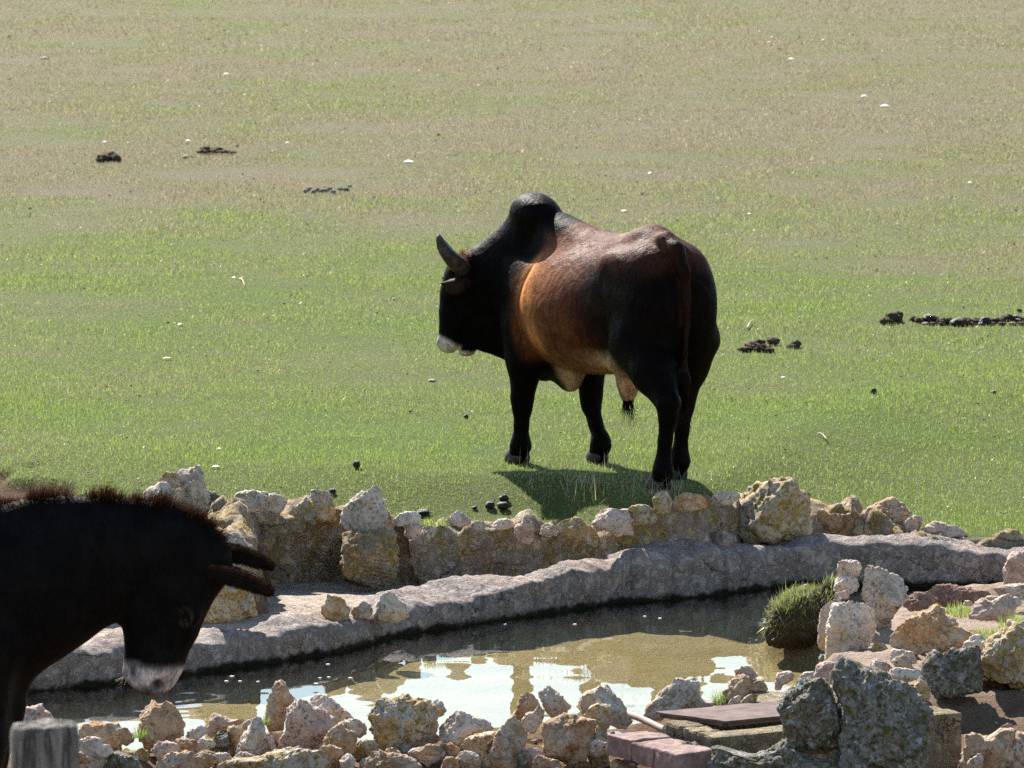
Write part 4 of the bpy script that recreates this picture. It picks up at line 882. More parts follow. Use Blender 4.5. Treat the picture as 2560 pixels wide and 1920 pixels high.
pc = atY(111, 1808, 15.0); pr0 = 88 * mpp(15.0, pc[2])
th = np.linspace(0, 2 * math.pi, 72, endpoint=False)
rad0 = 1 + 0.035 * fbm(np.c_[np.cos(th) * 1.2, np.sin(th) * 1.2, th * 0], 3, 4) + 0.02 * fbm(np.c_[np.cos(th) * 6, np.sin(th) * 6, th * 0], 3, 5) - 0.05 * np.clip(vnoise(np.c_[np.cos(th) * 5, np.sin(th) * 5, th * 0], 8) - .45, 0, 1)
zz = np.r_[np.linspace(-0.62, pc[2] - 0.03, 40), [pc[2] - 0.012, pc[2] - 0.003]]
V = []
for i, zv in enumerate(zz):
    k = pr0 * rad0 * (1.0 if i < 40 else (0.975 if i == 40 else 0.92)) * (1 + 0.01 * math.sin(zv * 4))
    V.append(np.c_[pc[0] + k * np.cos(th), pc[1] + k * np.sin(th), np.full(72, zv) + (0.004 * fbm(np.c_[np.cos(th) * 3, np.sin(th) * 3, th * 0], 2, 6) if i >= 40 else 0)])
for k in (0.6, 0.3, 0.02):
    V.append(np.c_[pc[0] + pr0 * k * np.cos(th), pc[1] + pr0 * k * np.sin(th), np.full(72, pc[2]) + 0.006 * fbm(np.c_[np.cos(th) * 6 * k, np.sin(th) * 6 * k, th * 0], 3, 7)])
V = np.concatenate(V); nr = len(V) // 72; ii = np.arange(len(V)).reshape(nr, 72)
F = np.stack([ii[:-1], np.roll(ii[:-1], -1, 1), np.roll(ii[1:], -1, 1), ii[1:]], -1).reshape(-1, 4)
post = tag(link('fence_post', mesh_np('fence_post', V, F), M['post']), 'weathered grey wooden post with a sawn top in front of the donkey', 'post')
origin_to(post, (pc[0], pc[1], -0.62))

# ------------------------------------------------------------------ grass
def blades(name, base, height, width, seed, mat, lean=0.55, rnd=None, parent=None, droop=None, bias=None):
    r = np.random.default_rng(seed); n = len(base)
    az = r.uniform(0, 2 * math.pi, n); la = r.uniform(0, 2 * math.pi, n); ln = np.abs(r.normal(0, lean, n)).clip(0, 1.45)
    wd = np.c_[np.cos(az), np.sin(az), np.zeros(n)] * (width / 2)[:, None]
    tip = np.c_[np.sin(ln) * np.cos(la), np.sin(ln) * np.sin(la), np.cos(ln)] * height[:, None]
    if bias is not None: tip = tip + bias * height[:, None]
    V = np.empty((n, 3, 3)); V[:, 0] = base - wd; V[:, 1] = base + wd; V[:, 2] = base + tip
    F = np.arange(n * 3).reshape(n, 3)
    me = mesh_np(name, V.reshape(-1, 3), F, False)
    rr = r.uniform(0, 1, n) if rnd is None else rnd
    fattr(me, 'rnd', np.repeat(rr, 3)); fattr(me, 'rnd2', np.repeat(r.uniform(0, 1, n), 3))
    return link(name, me, mat, parent)
bases, hs, ws, rn = [], [], [], []
for y0, y1, dens, hh, ww in [(29.5, 34.5, 6500, .0185, .0036), (34.5, 40, 4600, .0200, .0040), (40, 50, 2600, .0215, .0048), (50, 64, 1500, .024, .0062), (64, 82, 850, .026, .0084), (82, 108, 460, .029, .0115)]:
    hw = lambda Y: 1280 * mpp(Y) + 0.7 + 0.02 * Y
    w1 = hw(y1); n = int(dens * (y1 - y0) * 2 * w1)
    p = np.c_[rng.uniform(-w1, w1, n), rng.uniform(y0, y1, n)]
    p = p[np.abs(p[:, 0]) < hw(p[:, 1])]
    if y0 < 36: p = p[sdist(p, FIELD) < -0.10]
    keep = rng.random(len(p)) > red_mask(p) * 1.3
    bare = fbm(np.c_[p * [1.6, 0.9], 0 * p[:, 0]], 4, 31)
    keep &= rng.random(len(p)) > 0.6 * sstep(0.6, 0.95, bare)
    p = p[keep]; n = len(p)
    zf = field_z(p)
    patch = 1 + 0.35 * fbm(np.c_[p * [1.1, 0.7], 0 * p[:, 0]], 3, 41)
    h = hh * patch * rng.uniform(0.55, 1.35, n); r = rng.random(n)
    lit = rng.random(n) < 0.012; h[lit] *= rng.uniform(1.5, 2.6, lit.sum()); r[lit] = -0.5
    bases.append(np.c_[p, zf - 0.002]); hs.append(h); ws.append(ww * rng.uniform(0.6, 1.3, n)); rn.append(r)
g = blades('grass', np.concatenate(bases), np.concatenate(hs), np.concatenate(ws), 3, M['grass'], 0.62, np.concatenate(rn))
tag(g, 'short grazed turf, fresh green near the pond and straw coloured further off', 'grass', kind='stuff')

def tuft_pts(px, py, z, rx, ry, n, seed):
    z = float(ZK(z)); r = np.random.default_rng(seed); c = P(px, py, z); a = r.uniform(0, 2 * math.pi, n); q = np.sqrt(r.random(n))
    return np.c_[c[0] + rx * q * np.cos(a), c[1] + ry * q * np.sin(a), np.full(n, z)], c
for i, (px, py, zv, rx, ry, n, h, lab) in enumerate([
        (348, 1845, -0.20, .03, .03, 60, .055, 'small fresh green tuft growing between border rocks near the fence post'),
        (663, 1812, -0.20, .02, .02, 45, .045, 'tiny green sprig at the foot of the tall standing stone'),
        (1808, 1763, -0.17, .05, .04, 160, .075, 'green tuft behind the rusty cover plate'),
        (1942, 1862, -0.24, .05, .04, 170, .085, 'green tuft on the curb side against the left lichened boulder'),
        (2560, 1578, -0.16, .12, .22, 420, .085, 'thick dark green grass growing around the ridged rock on the right bank'),
        (2480, 1595, -0.16, .09, .12, 260, .055, 'patchy grass in front of the ridged rock on the right bank'),
        (2400, 1535, -0.16, .07, .16, 240, .05, 'grass strip beside the reddish cement ledge'),
        (1820, 1272, .03, .08, .05, 140, .055, 'green tuft growing on the rock wall beside its biggest boulder'),
        (1100, 1312, .05, .09, .08, 140, .045, 'green tuft spilling over the rock wall beside the pale wall stones')]):
    b, c = tuft_pts(px, py, zv - 0.01, rx, ry, n, 60 + i); rr = np.random.default_rng(i)
    o = blades('grass_tuft', b, h * rr.uniform(.5, 1.2, n), rr.uniform(.003, .006, n), 80 + i, M['lush'], 0.45)
    origin_to(o, c); tag(o, lab, 'grass tuft')
# earth mound with hanging grass
mo = rock('G', [(275, 1240), (262, 1050), (275, 880), (330, 740), (440, 650), (600, 590), (760, 560), (900, 545), (1040, 450), (1150, 350), (1180, 600), (980, 720), (930, 1000), (930, 1260), (600, 1260)], 29.25, 'field', None, name='earth_mound', depth=1.0, rough=0.8, cuts=2, sub=5)
t_ = NT('mound_earth'); p_ = t_.pos(); c_ = t_.mix(t_.noise(p_, 24, 5, .7), (0.028, 0.022, 0.011), (0.11, 0.082, 0.045))
mo.data.materials.clear(); mo.data.materials.append(t_.done(t_.bsdf(c_, .95, .1, t_.bump(t_.noise(p_, 40, 6, .75), 1.0, .03))))
tag(mo, 'earth mound overhanging the pond, capped and fringed with grass', 'mound')
n = len(mo.data.vertices); vn = np.empty(n * 3, np.float32); mo.data.vertices.foreach_get('normal', vn); vn = vn.reshape(-1, 3)
vc = np.empty(n * 3, np.float32); mo.data.vertices.foreach_get('co', vc); vc = vc.reshape(-1, 3)
zmax = vc[:, 2].max()
wgt = sstep(0.1, 0.6, vn[:, 2]) * sstep(.35, .6, vc[:, 2] / zmax) + 0.45 * (vn[:, 0] < -0.1) * (vc[:, 2] > .25 * zmax) + 0.30 * (vn[:, 1] < 0) * (vc[:, 2] > .35 * zmax)
wgt /= wgt.sum(); ch = np.random.default_rng(5).choice(n, 4200, p=wgt)
rr = np.random.default_rng(6); bs = vc[ch] + rr.normal(0, .008, (4200, 3))
bias = vn[ch] * 0.5; bias[:, 2] -= 1.25 * (vn[ch][:, 2] < 0.5)
bl = blades('grass', bs, rr.uniform(.008, .027, 4200) * (1 + .7 * vnoise(bs * 14, 3)) * np.where(rr.random(4200) < .06, 2.2, 1.0), rr.uniform(.0025, .005, 4200), 9, M['lush'], 0.8, np.where(rr.random(4200) < .45, -.5, rr.random(4200)), parent=mo, bias=bias)
bl['kind'] = 'stuff'

# dry stalks by the bull
def stalk_field(px0, px1, py0, py1, n, seed):
    r = np.random.default_rng(seed)
    q = np.array([PF(r.uniform(px0, px1), r.uniform(py0, py1)) for _ in range(n)])
    return q
b = np.concatenate([stalk_field(1290, 1720, 1165, 1262, 150, 1), stalk_field(1420, 1500, 1205, 1235, 60, 2), stalk_field(1620, 1720, 1225, 1250, 40, 3)])
rr = np.random.default_rng(2)
o = blades('dry_stalks', b, rr.uniform(.04, .15, len(b)), rr.uniform(.0025, .0045, len(b)), 12, M['grass'], .6, np.full(len(b), -0.6))
tag(o, 'thin dry straw stalks standing in the turf in the bull shadow', 'dry grass', kind='stuff')

# ------------------------------------------------------------------ bodies as one smooth surface (blended volumes -> surface nets)
class Vol:
    def __init__(s, lo, hi, h):
        s.h = h; s.lo = np.array(lo, float)
        s.n = np.ceil((np.array(hi) - s.lo) / h).astype(int) + 1
        s.ax = [s.lo[i] + h * np.arange(s.n[i]) for i in range(3)]
        s.D = np.full(s.n, 0.5, np.float32)
    def add(s, fn, lo, hi, k=0.05, cut=False):
        pad = k + 4 * s.h
        sl = []
        for i in range(3):
            a = int(max(0, math.floor((lo[i] - pad - s.lo[i]) / s.h))); b = int(min(s.n[i], math.ceil((hi[i] + pad - s.lo[i]) / s.h) + 1))
            if b <= a: return
            sl.append(slice(a, b))
        X, Y, Z = np.meshgrid(s.ax[0][sl[0]], s.ax[1][sl[1]], s.ax[2][sl[2]], indexing='ij')
        d = fn(X, Y, Z); c = s.D[tuple(sl)]
        if cut:
            d = -d; h = np.clip(0.5 - 0.5 * (c - d) / k, 0, 1); s.D[tuple(sl)] = c + (d - c) * h + k * h * (1 - h)
        else:
            h = np.clip(0.5 + 0.5 * (c - d) / k, 0, 1); s.D[tuple(sl)] = c + (d - c) * h - k * h * (1 - h)
    def cone(s, a, b, ra, rb, k=0.05, lat=None, sc=1.0, cut=False):
        a = np.array(a, float); b = np.array(b, float); ba = b - a; L2 = ba @ ba + 1e-12
        R = max(ra, rb) * max(1.0, sc)
        def fn(X, Y, Z):
            px, py, pz = X - a[0], Y - a[1], Z - a[2]
            if lat is not None and sc != 1.0:
                dl = (px * lat[0] + py * lat[1] + pz * lat[2]) * (1 / sc - 1)
                bl = (ba[0] * lat[0] + ba[1] * lat[1] + ba[2] * lat[2]) * (1 / sc - 1)
                px, py, pz = px + dl * lat[0], py + dl * lat[1], pz + dl * lat[2]
                b2 = ba + bl * np.array(lat)
            else: b2 = ba
            t = np.clip((px * b2[0] + py * b2[1] + pz * b2[2]) / (b2 @ b2 + 1e-12), 0, 1)
            return (np.sqrt((px - t * b2[0]) ** 2 + (py - t * b2[1]) ** 2 + (pz - t * b2[2]) ** 2) - (ra + (rb - ra) * t)) * min(1.0, sc)
        s.add(fn, np.minimum(a, b) - R, np.maximum(a, b) + R, k, cut)
    def ell(s, c, r, k=0.05, rot=None, cut=False):
        c = np.array(c, float); r = np.array(r, float); m = r.max()
        Rm = np.eye(3) if rot is None else np.array(Matrix.Rotation(rot[1], 3, rot[0]))
        def fn(X, Y, Z):
            q = np.stack([X - c[0], Y - c[1], Z - c[2]], -1) @ Rm
            k0 = np.linalg.norm(q / r, axis=-1); k1 = np.linalg.norm(q / (r * r), axis=-1) + 1e-9
            return k0 * (k0 - 1) / k1
        s.add(fn, c - m, c + m, k, cut)
    def chain(s, pts, k=0.05, lat=None, sc=1.0):
        for (a, ra), (b, rb) in zip(pts[:-1], pts[1:]): s.cone(a, b, ra, rb, k, lat, sc)
    def mesh(s, relax=2):
        D = s.D; n = s.n
        ins = D < 0
        cnt = np.zeros(n - 1, np.int8)
        for i in (0, 1):
            for j in (0, 1):
                for l in (0, 1): cnt += ins[i:n[0] - 1 + i, j:n[1] - 1 + j, l:n[2] - 1 + l]
        act = (cnt > 0) & (cnt < 8); cells = np.argwhere(act)
        vid = np.full(n - 1, -1, np.int64); vid[act] = np.arange(len(cells))
        acc = np.zeros((len(cells), 3)); num = np.zeros(len(cells))
        corners = [(i, j, l) for i in (0, 1) for j in (0, 1) for l in (0, 1)]
        val = {c: D[cells[:, 0] + c[0], cells[:, 1] + c[1], cells[:, 2] + c[2]].astype(float) for c in corners}
        for c in corners:
            for axn in range(3):
                if c[axn] == 0:
                    e = list(c); e[axn] = 1; e = tuple(e)
                    a, b = val[c], val[e]; x = (a < 0) != (b < 0)
                    t = np.where(x, a / np.where(a == b, 1, a - b), 0)
                    p = np.tile(np.array(c, float), (len(cells), 1)); p[:, axn] += t
                    acc += np.where(x[:, None], p, 0); num += x
        V = (cells + acc / num[:, None]) * s.h + s.lo
        Fs = []
        for axn in range(3):
            o1, o2 = [(1, 2), (2, 0), (0, 1)][axn]
            sl0 = [slice(None)] * 3; sl1 = [slice(None)] * 3
            sl0[axn] = slice(0, n[axn] - 1); sl1[axn] = slice(1, n[axn])
            A, B = ins[tuple(sl0)], ins[tuple(sl1)]
            E = np.argwhere(A != B)
            E = E[(E[:, o1] > 0) & (E[:, o2] > 0) & (E[:, o1] < n[o1] - 1) & (E[:, o2] < n[o2] - 1)]
            flip = A[E[:, 0], E[:, 1], E[:, 2]]
            def g(d1, d2):
                q = E.copy(); q[:, o1] -= d1; q[:, o2] -= d2; return vid[q[:, 0], q[:, 1], q[:, 2]]
            q = np.stack([g(1, 1), g(0, 1), g(0, 0), g(1, 0)], -1)
            q[~flip] = q[~flip][:, ::-1]
            Fs.append(q)
        F = np.concatenate(Fs)
        for _ in range(relax):
            s_, c_ = np.zeros_like(V), np.zeros(len(V))
            for a, b in ((0, 1), (1, 2), (2, 3), (3, 0)):
                np.add.at(s_, F[:, a], V[F[:, b]]); np.add.at(c_, F[:, a], 1); np.add.at(s_, F[:, b], V[F[:, a]]); np.add.at(c_, F[:, b], 1)
            V = 0.5 * V + 0.5 * s_ / c_[:, None]
        return V, F
def strands(name, roots, dirs, length, width, mat, parent, seed=0, bend=0.3, seg=3):
    r = np.random.default_rng(seed); n = len(roots); side = np.cross(dirs, r.normal(0, 1, (n, 3))); side /= np.linalg.norm(side, axis=1)[:, None] + 1e-9
    bd = r.normal(0, bend, (n, 3)); bd[:, 2] -= bend * 0.5
    V, tipv = [], []
    for i in range(seg + 1):
        t = i / seg; c = roots + dirs * (length * t)[:, None] + bd * (length * t * t)[:, None]; w = (width * (1 - t) * 0.5)[:, None] + 0.0003
        V += [c - side * w, c + side * w]; tipv += [np.full(n, t), np.full(n, t)]
    V = np.stack(V, 1); m = V.shape[1]; b = np.arange(n)[:, None] * m
    F = np.concatenate([b + np.array([2 * i, 2 * i + 1, 2 * i + 3, 2 * i + 2]) for i in range(seg)])
    me = mesh_np(name, V.reshape(-1, 3), F, False); fattr(me, 'tip', np.stack(tipv, 1).ravel())
    return link(name, me, mat, parent)

# ---------------------------------------------------------------- the zebu bull
FLp, FRp, RLp, RRp = P(1300, 1158, 0), P(1500, 1156, 0), P(1655, 1226, 0), P(1697, 1199, 0)
fm, rm = (FLp + FRp) / 2, (RLp + RRp) / 2
BC = (fm + rm) / 2; fw = (fm - rm); WB = np.hypot(fw[0], fw[1]); fw = fw / WB
ang = math.atan2(fw[1], fw[0]); ca, sa = math.cos(ang), math.sin(ang)
def L(w):                                           # world -> bull's own frame (x forward, y left, z up)
    d = np.asarray(w, float) - BC; return np.array([d[0] * ca + d[1] * sa, -d[0] * sa + d[1] * ca, d[2]])
def LD(v): return np.array([v[0] * ca + v[1] * sa, -v[0] * sa + v[1] * ca, v[2]])
hl = [L(q) for q in (FLp, FRp, RLp, RRp)]
bull = empty('zebu_bull', BC); bull.rotation_euler = (0, 0, ang)
tag(bull, 'dark brown humped zebu bull standing on the grass with its back to the pond', 'bull')
vb = Vol((-1.05, -0.75, -0.03), (1.5, 0.85, 1.62), 0.0115)
st = np.array([[-.72, .96, .13, .11], [-.66, .97, .23, .175], [-.55, .975, .30, .225], [-.41, .965, .325, .258], [-.24, .925, .345, .300], [-.04, .885, .358, .335],
               [.18, .868, .36, .345], [.40, .87, .355, .325], [.60, .875, .335, .285], [.80, .86, .28, .225], [.95, .84, .19, .15]])
def torso(X, Y, Z):
    zc = np.interp(X, st[:, 0], st[:, 1]); hh = np.interp(X, st[:, 0], st[:, 2]); ww = np.interp(X, st[:, 0], st[:, 3])
    q = Z - zc
    ww = ww * (1 - 0.20 * np.clip(q / hh, 0, 1) ** 1.5)
    e = (np.abs(Y / ww) ** 2.15 + np.abs(q / hh) ** 2.15) ** (1 / 2.15)
    d = (e - 1) * np.minimum(ww, hh)
    return np.maximum(d, np.maximum(-.75 - X, X - .98))
vb.add(torso, (-.75, -.4, .4), (.98, .4, 1.35), 0.05)
# spine ridge, loin, hips
vb.cone((-.62, 0, 1.16), (-.40, 0, 1.205), .085, .10, .09); vb.cone((-.40, 0, 1.205), (0, 0, 1.145), .09, .08, .09); vb.cone((0, 0, 1.145), (.52, .03, 1.23), .075, .11, .09)
for sgn in (1, -1):
    vb.ell((-.38, .20 * sgn, 1.135), (.12, .06, .07), .07)                         # hip bones
    vb.ell((-.53, .140 * sgn, .93), (.21, .122, .30), .07)                           # thighs
    vb.ell((-.66, .10 * sgn, .92), (.085, .085, .20), .06)
    vb.ell((.66, .205 * sgn, .84), (.19, .09, .27), .07, rot=('Y', 0.2))             # shoulder blades
    vb.ell((.64, .18 * sgn, .68), (.14, .10, .18), .06)
# hump, leaning back
vb.ell((.76, .055, 1.23), (.20, .115, .185), .085, rot=('Y', -0.15)); vb.ell((.72, .085, 1.335), (.175, .118, .10), .045, rot=('Y', -.08)); vb.ell((.84, .05, 1.14), (.20, .15, .17), .07)
# neck towards the head
Yh = BC[1] + 0.78
hd = lambda X, z, dy=0.0: L((X, Yh + dy, z))
nb = hd(-.165, .96); nm = 0.5 * (np.array([.76, .02, .97]) + nb)
latn = LD(np.array([0.45, 0.9, 0])); latn /= np.linalg.norm(latn)
vb.cone((.74, 0, .94), nm, .27, .225, .07, latn, .72); vb.cone(nm, nb, .225, .165, .07, latn, .66)
vb.cone((.80, .06, 1.20), hd(-.115, 1.045), .14, .085, .07); vb.cone(hd(-.115, 1.05), hd(-.20, 1.01), .08, .08, .05)
# dewlap: from the throat down to the brisket
dw = [((.52, 0, .50), .055), ((.74, .02, .50), .06), ((.92, .07, .55), .05), (hd(-.06, .60), .045), (hd(-.15, .625), .04), (hd(-.2, .66), .035)]
vb.chain(dw, .06)
vb.cone((.74, .02, .62), hd(-.10, .74), .10, .075, .08); vb.cone((.90, .06, .70), hd(-.14, .76), .11, .08, .07)
vb.ell((.50, 0, .50), (.16, .033, .115), .05)
# head: held low, turned to the side
hx = [(-.185, 1.0, .095), (-.26, .97, .098), (-.285, .88, .095), (-.305, .78, .080), (-.318, .69, .066), (-.322, .635, .066)]
latY = LD(np.array([0, 1.0, 0]))
vb.chain([(hd(a, b_), r_) for a, b_, r_ in hx], .035, latY, .95)
vb.ell(hd(-.205, .83), (.085, .085, .15), .05)                                       # cheek
vb.chain([(hd(-.20, .76), .062), (hd(-.232, .67), .048), (hd(-.240, .592), .038)], .020, latY, .9)
vb.ell(hd(-.245, .572), (.052, .05, .026), .012)     # lower jaw
vb.ell(hd(-.338, .622), (.056, .072, .060), .014)
vb.cone(hd(-.292, .575, -.12), hd(-.292, .575, .12), .012, .012, .012, cut=True)                                     # muzzle pad
vb.ell(hd(-.20, 1.055), (.075, .085, .045), .03)                                     # poll
for sgn in (-1, 1):                                                                  # ears, hanging out sideways
    e0, e1 = hd(-.225, .955, sgn * .09), hd(-.372, .955, sgn * .20)
    em = 0.5 * (e0 + e1) + [0, 0, -.022]; vb.cone(e0, em, .028, .058, .02, np.array([0, 0, 1.]), .8); vb.cone(em, e1, .058, .014, .012, np.array([0, 0, 1.]), .8)
# legs
def leg_front(h, s):
    x, y = h[0], h[1]
    kx = (x * 0.5 + .60 * 0.5) + (.05 if s < 0 else 0.01)
    vb.chain([((.63, .18 * s, .74), .125), ((.61 + (kx - .60) * .5, .185 * s, .56), .098), ((kx, y, .36), .062)], .05)
    vb.chain([((kx + .008, y, .345), .060), ((kx + .004, y, .30), .052), ((kx * .5 + x * .5, y, .20), .038), ((x - .01, y, .125), .045), ((x - .008, y, .095), .054), ((x + .015, y, .05), .052)], .022)
    vb.ell((x - .048, y, .088), (.022, .04, .02), .012)
def leg_rear(h, s):
    x, y = h[0], h[1]
    hkx = x - .055
    vb.chain([((-.53, .155 * s, .74), .155), ((-.54 + (hkx + .56) * .55, .155 * s, .60), .112), ((hkx, y, .46), .066)], .05)
    vb.chain([((hkx - .015, y, .455), .060), ((hkx - .005, y, .39), .049), ((hkx * .5 + x * .5 - .005, y, .26), .036), ((x - .01, y, .135), .043), ((x - .01, y, .10), .052), ((x + .012, y, .05), .050)], .022)
    vb.ell((hkx - .062, y, .47), (.03, .03, .04), .03)
    vb.ell((x - .05, y, .09), (.022, .038, .02), .012)
leg_front(hl[0], 1); leg_front(hl[1], -1); leg_rear(hl[2], 1); leg_rear(hl[3], -1)
# flank fold, sheath
vb.ell((-.34, .0, .62), (.18, .22, .10), .07); vb.chain([((-.16, 0, .56), .075), ((-.15, 0, .49), .055), ((-.145, 0, .43), .030), ((-.143, 0, .405), .022)], .045)
# tail: thick arched root, hanging rope, brush
tl = [((-.48, 0.02, 1.255), .040), ((-.60, .03, 1.265), .048), ((-.70, .03, 1.225), .044), ((-.765, .02, 1.12), .031), ((-.780, .01, .98), .021), ((-.780, .01, .84), .016), ((-.772, .015, .70), .0135), ((-.77, .02, .62), .013)]
vb.chain(tl, .02)
vb.chain([((-.77, .02, .63), .018), ((-.765, .02, .56), .034), ((-.765, .02, .49), .026), ((-.765, .02, .43), .008)], .02)
V, F = vb.mesh()
def mixc(c, col, m): return c * (1 - m[:, None]) + np.array(col) * m[:, None]
def gauss(x, c, w): return np.exp(-((x - c) / w) ** 2)
x, y, zc = V.T
nz = 0.5 * fbm(V * 6, 4, 71); nz2 = fbm(V * 2.5, 3, 75)
c = np.tile(np.array([.012, .0055, .0036]), (len(V), 1))
fl = sstep(-.34, .02, x + .16 * nz + .1 * nz2) * sstep(.62, .46, x + .06 * nz + .22 * (zc - .9)) * sstep(.50, .62, zc)
c = mixc(c, (.088, .029, .0125), fl)
c = mixc(c, (.095, .036, .020), sstep(1.0, 1.2, zc + .14 * nz + .06 * nz2) * sstep(.42, .20, x) * sstep(-.80, -.5, x) * .9)
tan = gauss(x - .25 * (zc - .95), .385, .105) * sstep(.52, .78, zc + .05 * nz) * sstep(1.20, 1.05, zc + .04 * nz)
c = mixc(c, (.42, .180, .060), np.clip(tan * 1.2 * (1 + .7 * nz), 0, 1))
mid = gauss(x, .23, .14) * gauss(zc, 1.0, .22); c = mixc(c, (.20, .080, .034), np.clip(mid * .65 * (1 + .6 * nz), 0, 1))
bel = sstep(.66, .55, zc + .04 * nz) * sstep(.42, .30, x) * sstep(-.48, -.36, x) * (zc > .40)
c = mixc(c, (.15, .062, .026), bel * .9)
cre = gauss(x, -.24, .16) * sstep(.70, .58, zc + .03 * nz) * (zc > .40) * (np.abs(y) < .34); c = mixc(c, (.42, .28, .155), np.clip(cre * 1.1, 0, 1))
br = gauss(x, .47, .12) * sstep(.64, .52, zc) * (np.abs(y) < .09); c = mixc(c, (.42, .28, .15), np.clip(br, 0, 1))
blk_m = np.maximum.reduce([sstep(1.02, 1.12, zc + .03 * nz) * sstep(.44, .56, x + .04 * nz), sstep(.56, .68, x + .05 * nz - .25 * (zc - .95)), sstep(1.20, 1.28, zc + .02 * nz) * sstep(.28, .40, x), sstep(.52, .42, zc) * (1 - np.clip(cre + br, 0, 1) * (np.abs(y) < .1)), sstep(-.34, -.50, x + .16 * nz2) * sstep(1.16, 1.04, zc) * .92])
c = mixc(c, (.0026, .0020, .0018), np.clip(blk_m, 0, 1))
tcol = (x < -.745) & (np.abs(y - .015) < .04) & (zc > .60) & (zc < 1.15); c[tcol] = np.array([.015, .0065, .004])
for s_ in (-1, 1):
    er_ = np.linalg.norm((V - hd(-.31, .945, s_ * .15)) / np.array([.09, .09, .055]), axis=1); c = mixc(c, (.030, .017, .010), sstep(1.2, .8, er_))
mz = np.linalg.norm((V - hd(-.350, .605)) / np.array([.075, .10, .075]), axis=1); c = mixc(c, (.52, .46, .38), sstep(1.05, .80, mz + .12 * nz))
cz = np.linalg.norm((V - hd(-.245, .558)) / np.array([.062, .07, .030]), axis=1); c = mixc(c, (.42, .34, .24), sstep(1.1, .8, cz))
rib = 0.3 * np.sin(x * 95 + 9 * nz) * gauss(x, .14, .14) * gauss(zc, .80, .16) + 0.35 * np.sin(zc * 70 + 9 * x + 6 * nz) * gauss(x, .10, .12) * gauss(zc, .78, .12)
nk = np.linalg.norm(V - nm, axis=1); rib = rib + 0.8 * np.sin((x * .8 + zc * .35) * 48 + 7 * nz) * gauss(nk, .12, .2) * sstep(1.15, .95, zc)
rib = rib - 2.2 * gauss(x + .15 * (zc - .9), .47, .02) * sstep(.55, .7, zc) * sstep(1.15, 1.0, zc)
me = mesh_np('body', V, F); cattr(me, 'coat', c); fattr(me, 'rib', rib)
link('body', me, M['bull'], bull)
def horn(sgn):
    b0 = hd(-.262, 1.025 - (.02 if sgn > 0 else 0), sgn * .075)
    wp = [(0, 0, 0), (-.040, sgn * .055, .035), (-.085, sgn * .09, .085), (-.118, sgn * .10, .135), (-.134, sgn * .095, .185)]
    pts = np.array([b0 + LD(np.array(q)) for q in wp]); tt = np.linspace(0, 4, 22)
    pts = np.c_[[np.interp(tt, range(5), pts[:, i]) for i in range(3)]].T
    for _ in range(4): pts[1:-1] = .25 * pts[:-2] + .5 * pts[1:-1] + .25 * pts[2:]
    r = np.interp(np.linspace(0, 1, 22), [0, .3, .7, .93, 1], [.052, .043, .029, .014, .005]) * (1 + .02 * np.sin(np.arange(22) * 2.2))
    return tube('horn', pts, r, M['horn'], bull)
horn(-1); horn(1)
def hoof(h, s):
    for t in (-1, 1):     # two claws
        bm = bmesh.new(); bmesh.ops.create_uvsphere(bm, u_segments=14, v_segments=10, radius=1)
        for v in bm.verts:
            zz_ = v.co.z; k = 1.0 - 0.28 * max(0, zz_)
            v.co = Vector((v.co.x * .064 * k + (.012 if v.co.x > 0 else 0) * (1 - zz_) * .6, v.co.y * .029 * k, max(zz_, -.62) * .056 + .034))
        me_ = bpy.data.meshes.new('hoof'); bm.to_mesh(me_); bm.free()
        for p in me_.polygons: p.use_smooth = True
        o_ = link('hoof', me_, M['hoof'], bull); o_.location = (h[0] + .022, h[1] + t * .027, 0.0); o_.rotation_euler = (0, 0, t * .06 + .1 * s)
for h_, s_ in zip(hl, (1, -1, 1, -1)): hoof(h_, s_)
for sgn in (-1, 1):
    bm = bmesh.new(); bmesh.ops.create_uvsphere(bm, u_segments=12, v_segments=8, radius=.021)
    me_ = bpy.data.meshes.new('eye'); bm.to_mesh(me_); bm.free(); o_ = link('eye', me_, M['eye'], bull); o_.location = hd(-.305, .885, sgn * .076).tolist()
rr = np.random.default_rng(3)
n = 900; q = rr.normal(0, 1, (n, 3)); q /= np.linalg.norm(q, axis=1)[:, None]; q[:, 2] = np.abs(q[:, 2])
strands('poll_hair', hd(-.212, 1.072) + q * np.array([.07, .075, .03]), q * np.array([.6, .6, .8]), rr.uniform(.015, .04, n), np.full(n, .004), M['redhair'], bull, 4, .5)
n = 70; rt = np.array([-.143, 0, .41]) + rr.normal(0, .013, (n, 3)) * [1, 1, .5]
strands('sheath_tuft', rt, np.tile([0, 0, -1.0], (n, 1)) + rr.normal(0, .12, (n, 3)), rr.uniform(.06, .135, n), np.full(n, .006), M['blackhair'], bull, 5, .25)
n = 160; rt = np.array([-.765, .02, .48]) + rr.normal(0, .016, (n, 3)) * [1, 1, 2]
strands('tail_brush', rt, np.tile([0, 0, -1.0], (n, 1)) + rr.normal(0, .08, (n, 3)), rr.uniform(.06, .13, n), np.full(n, .006), M['blackhair'], bull, 6, .15)

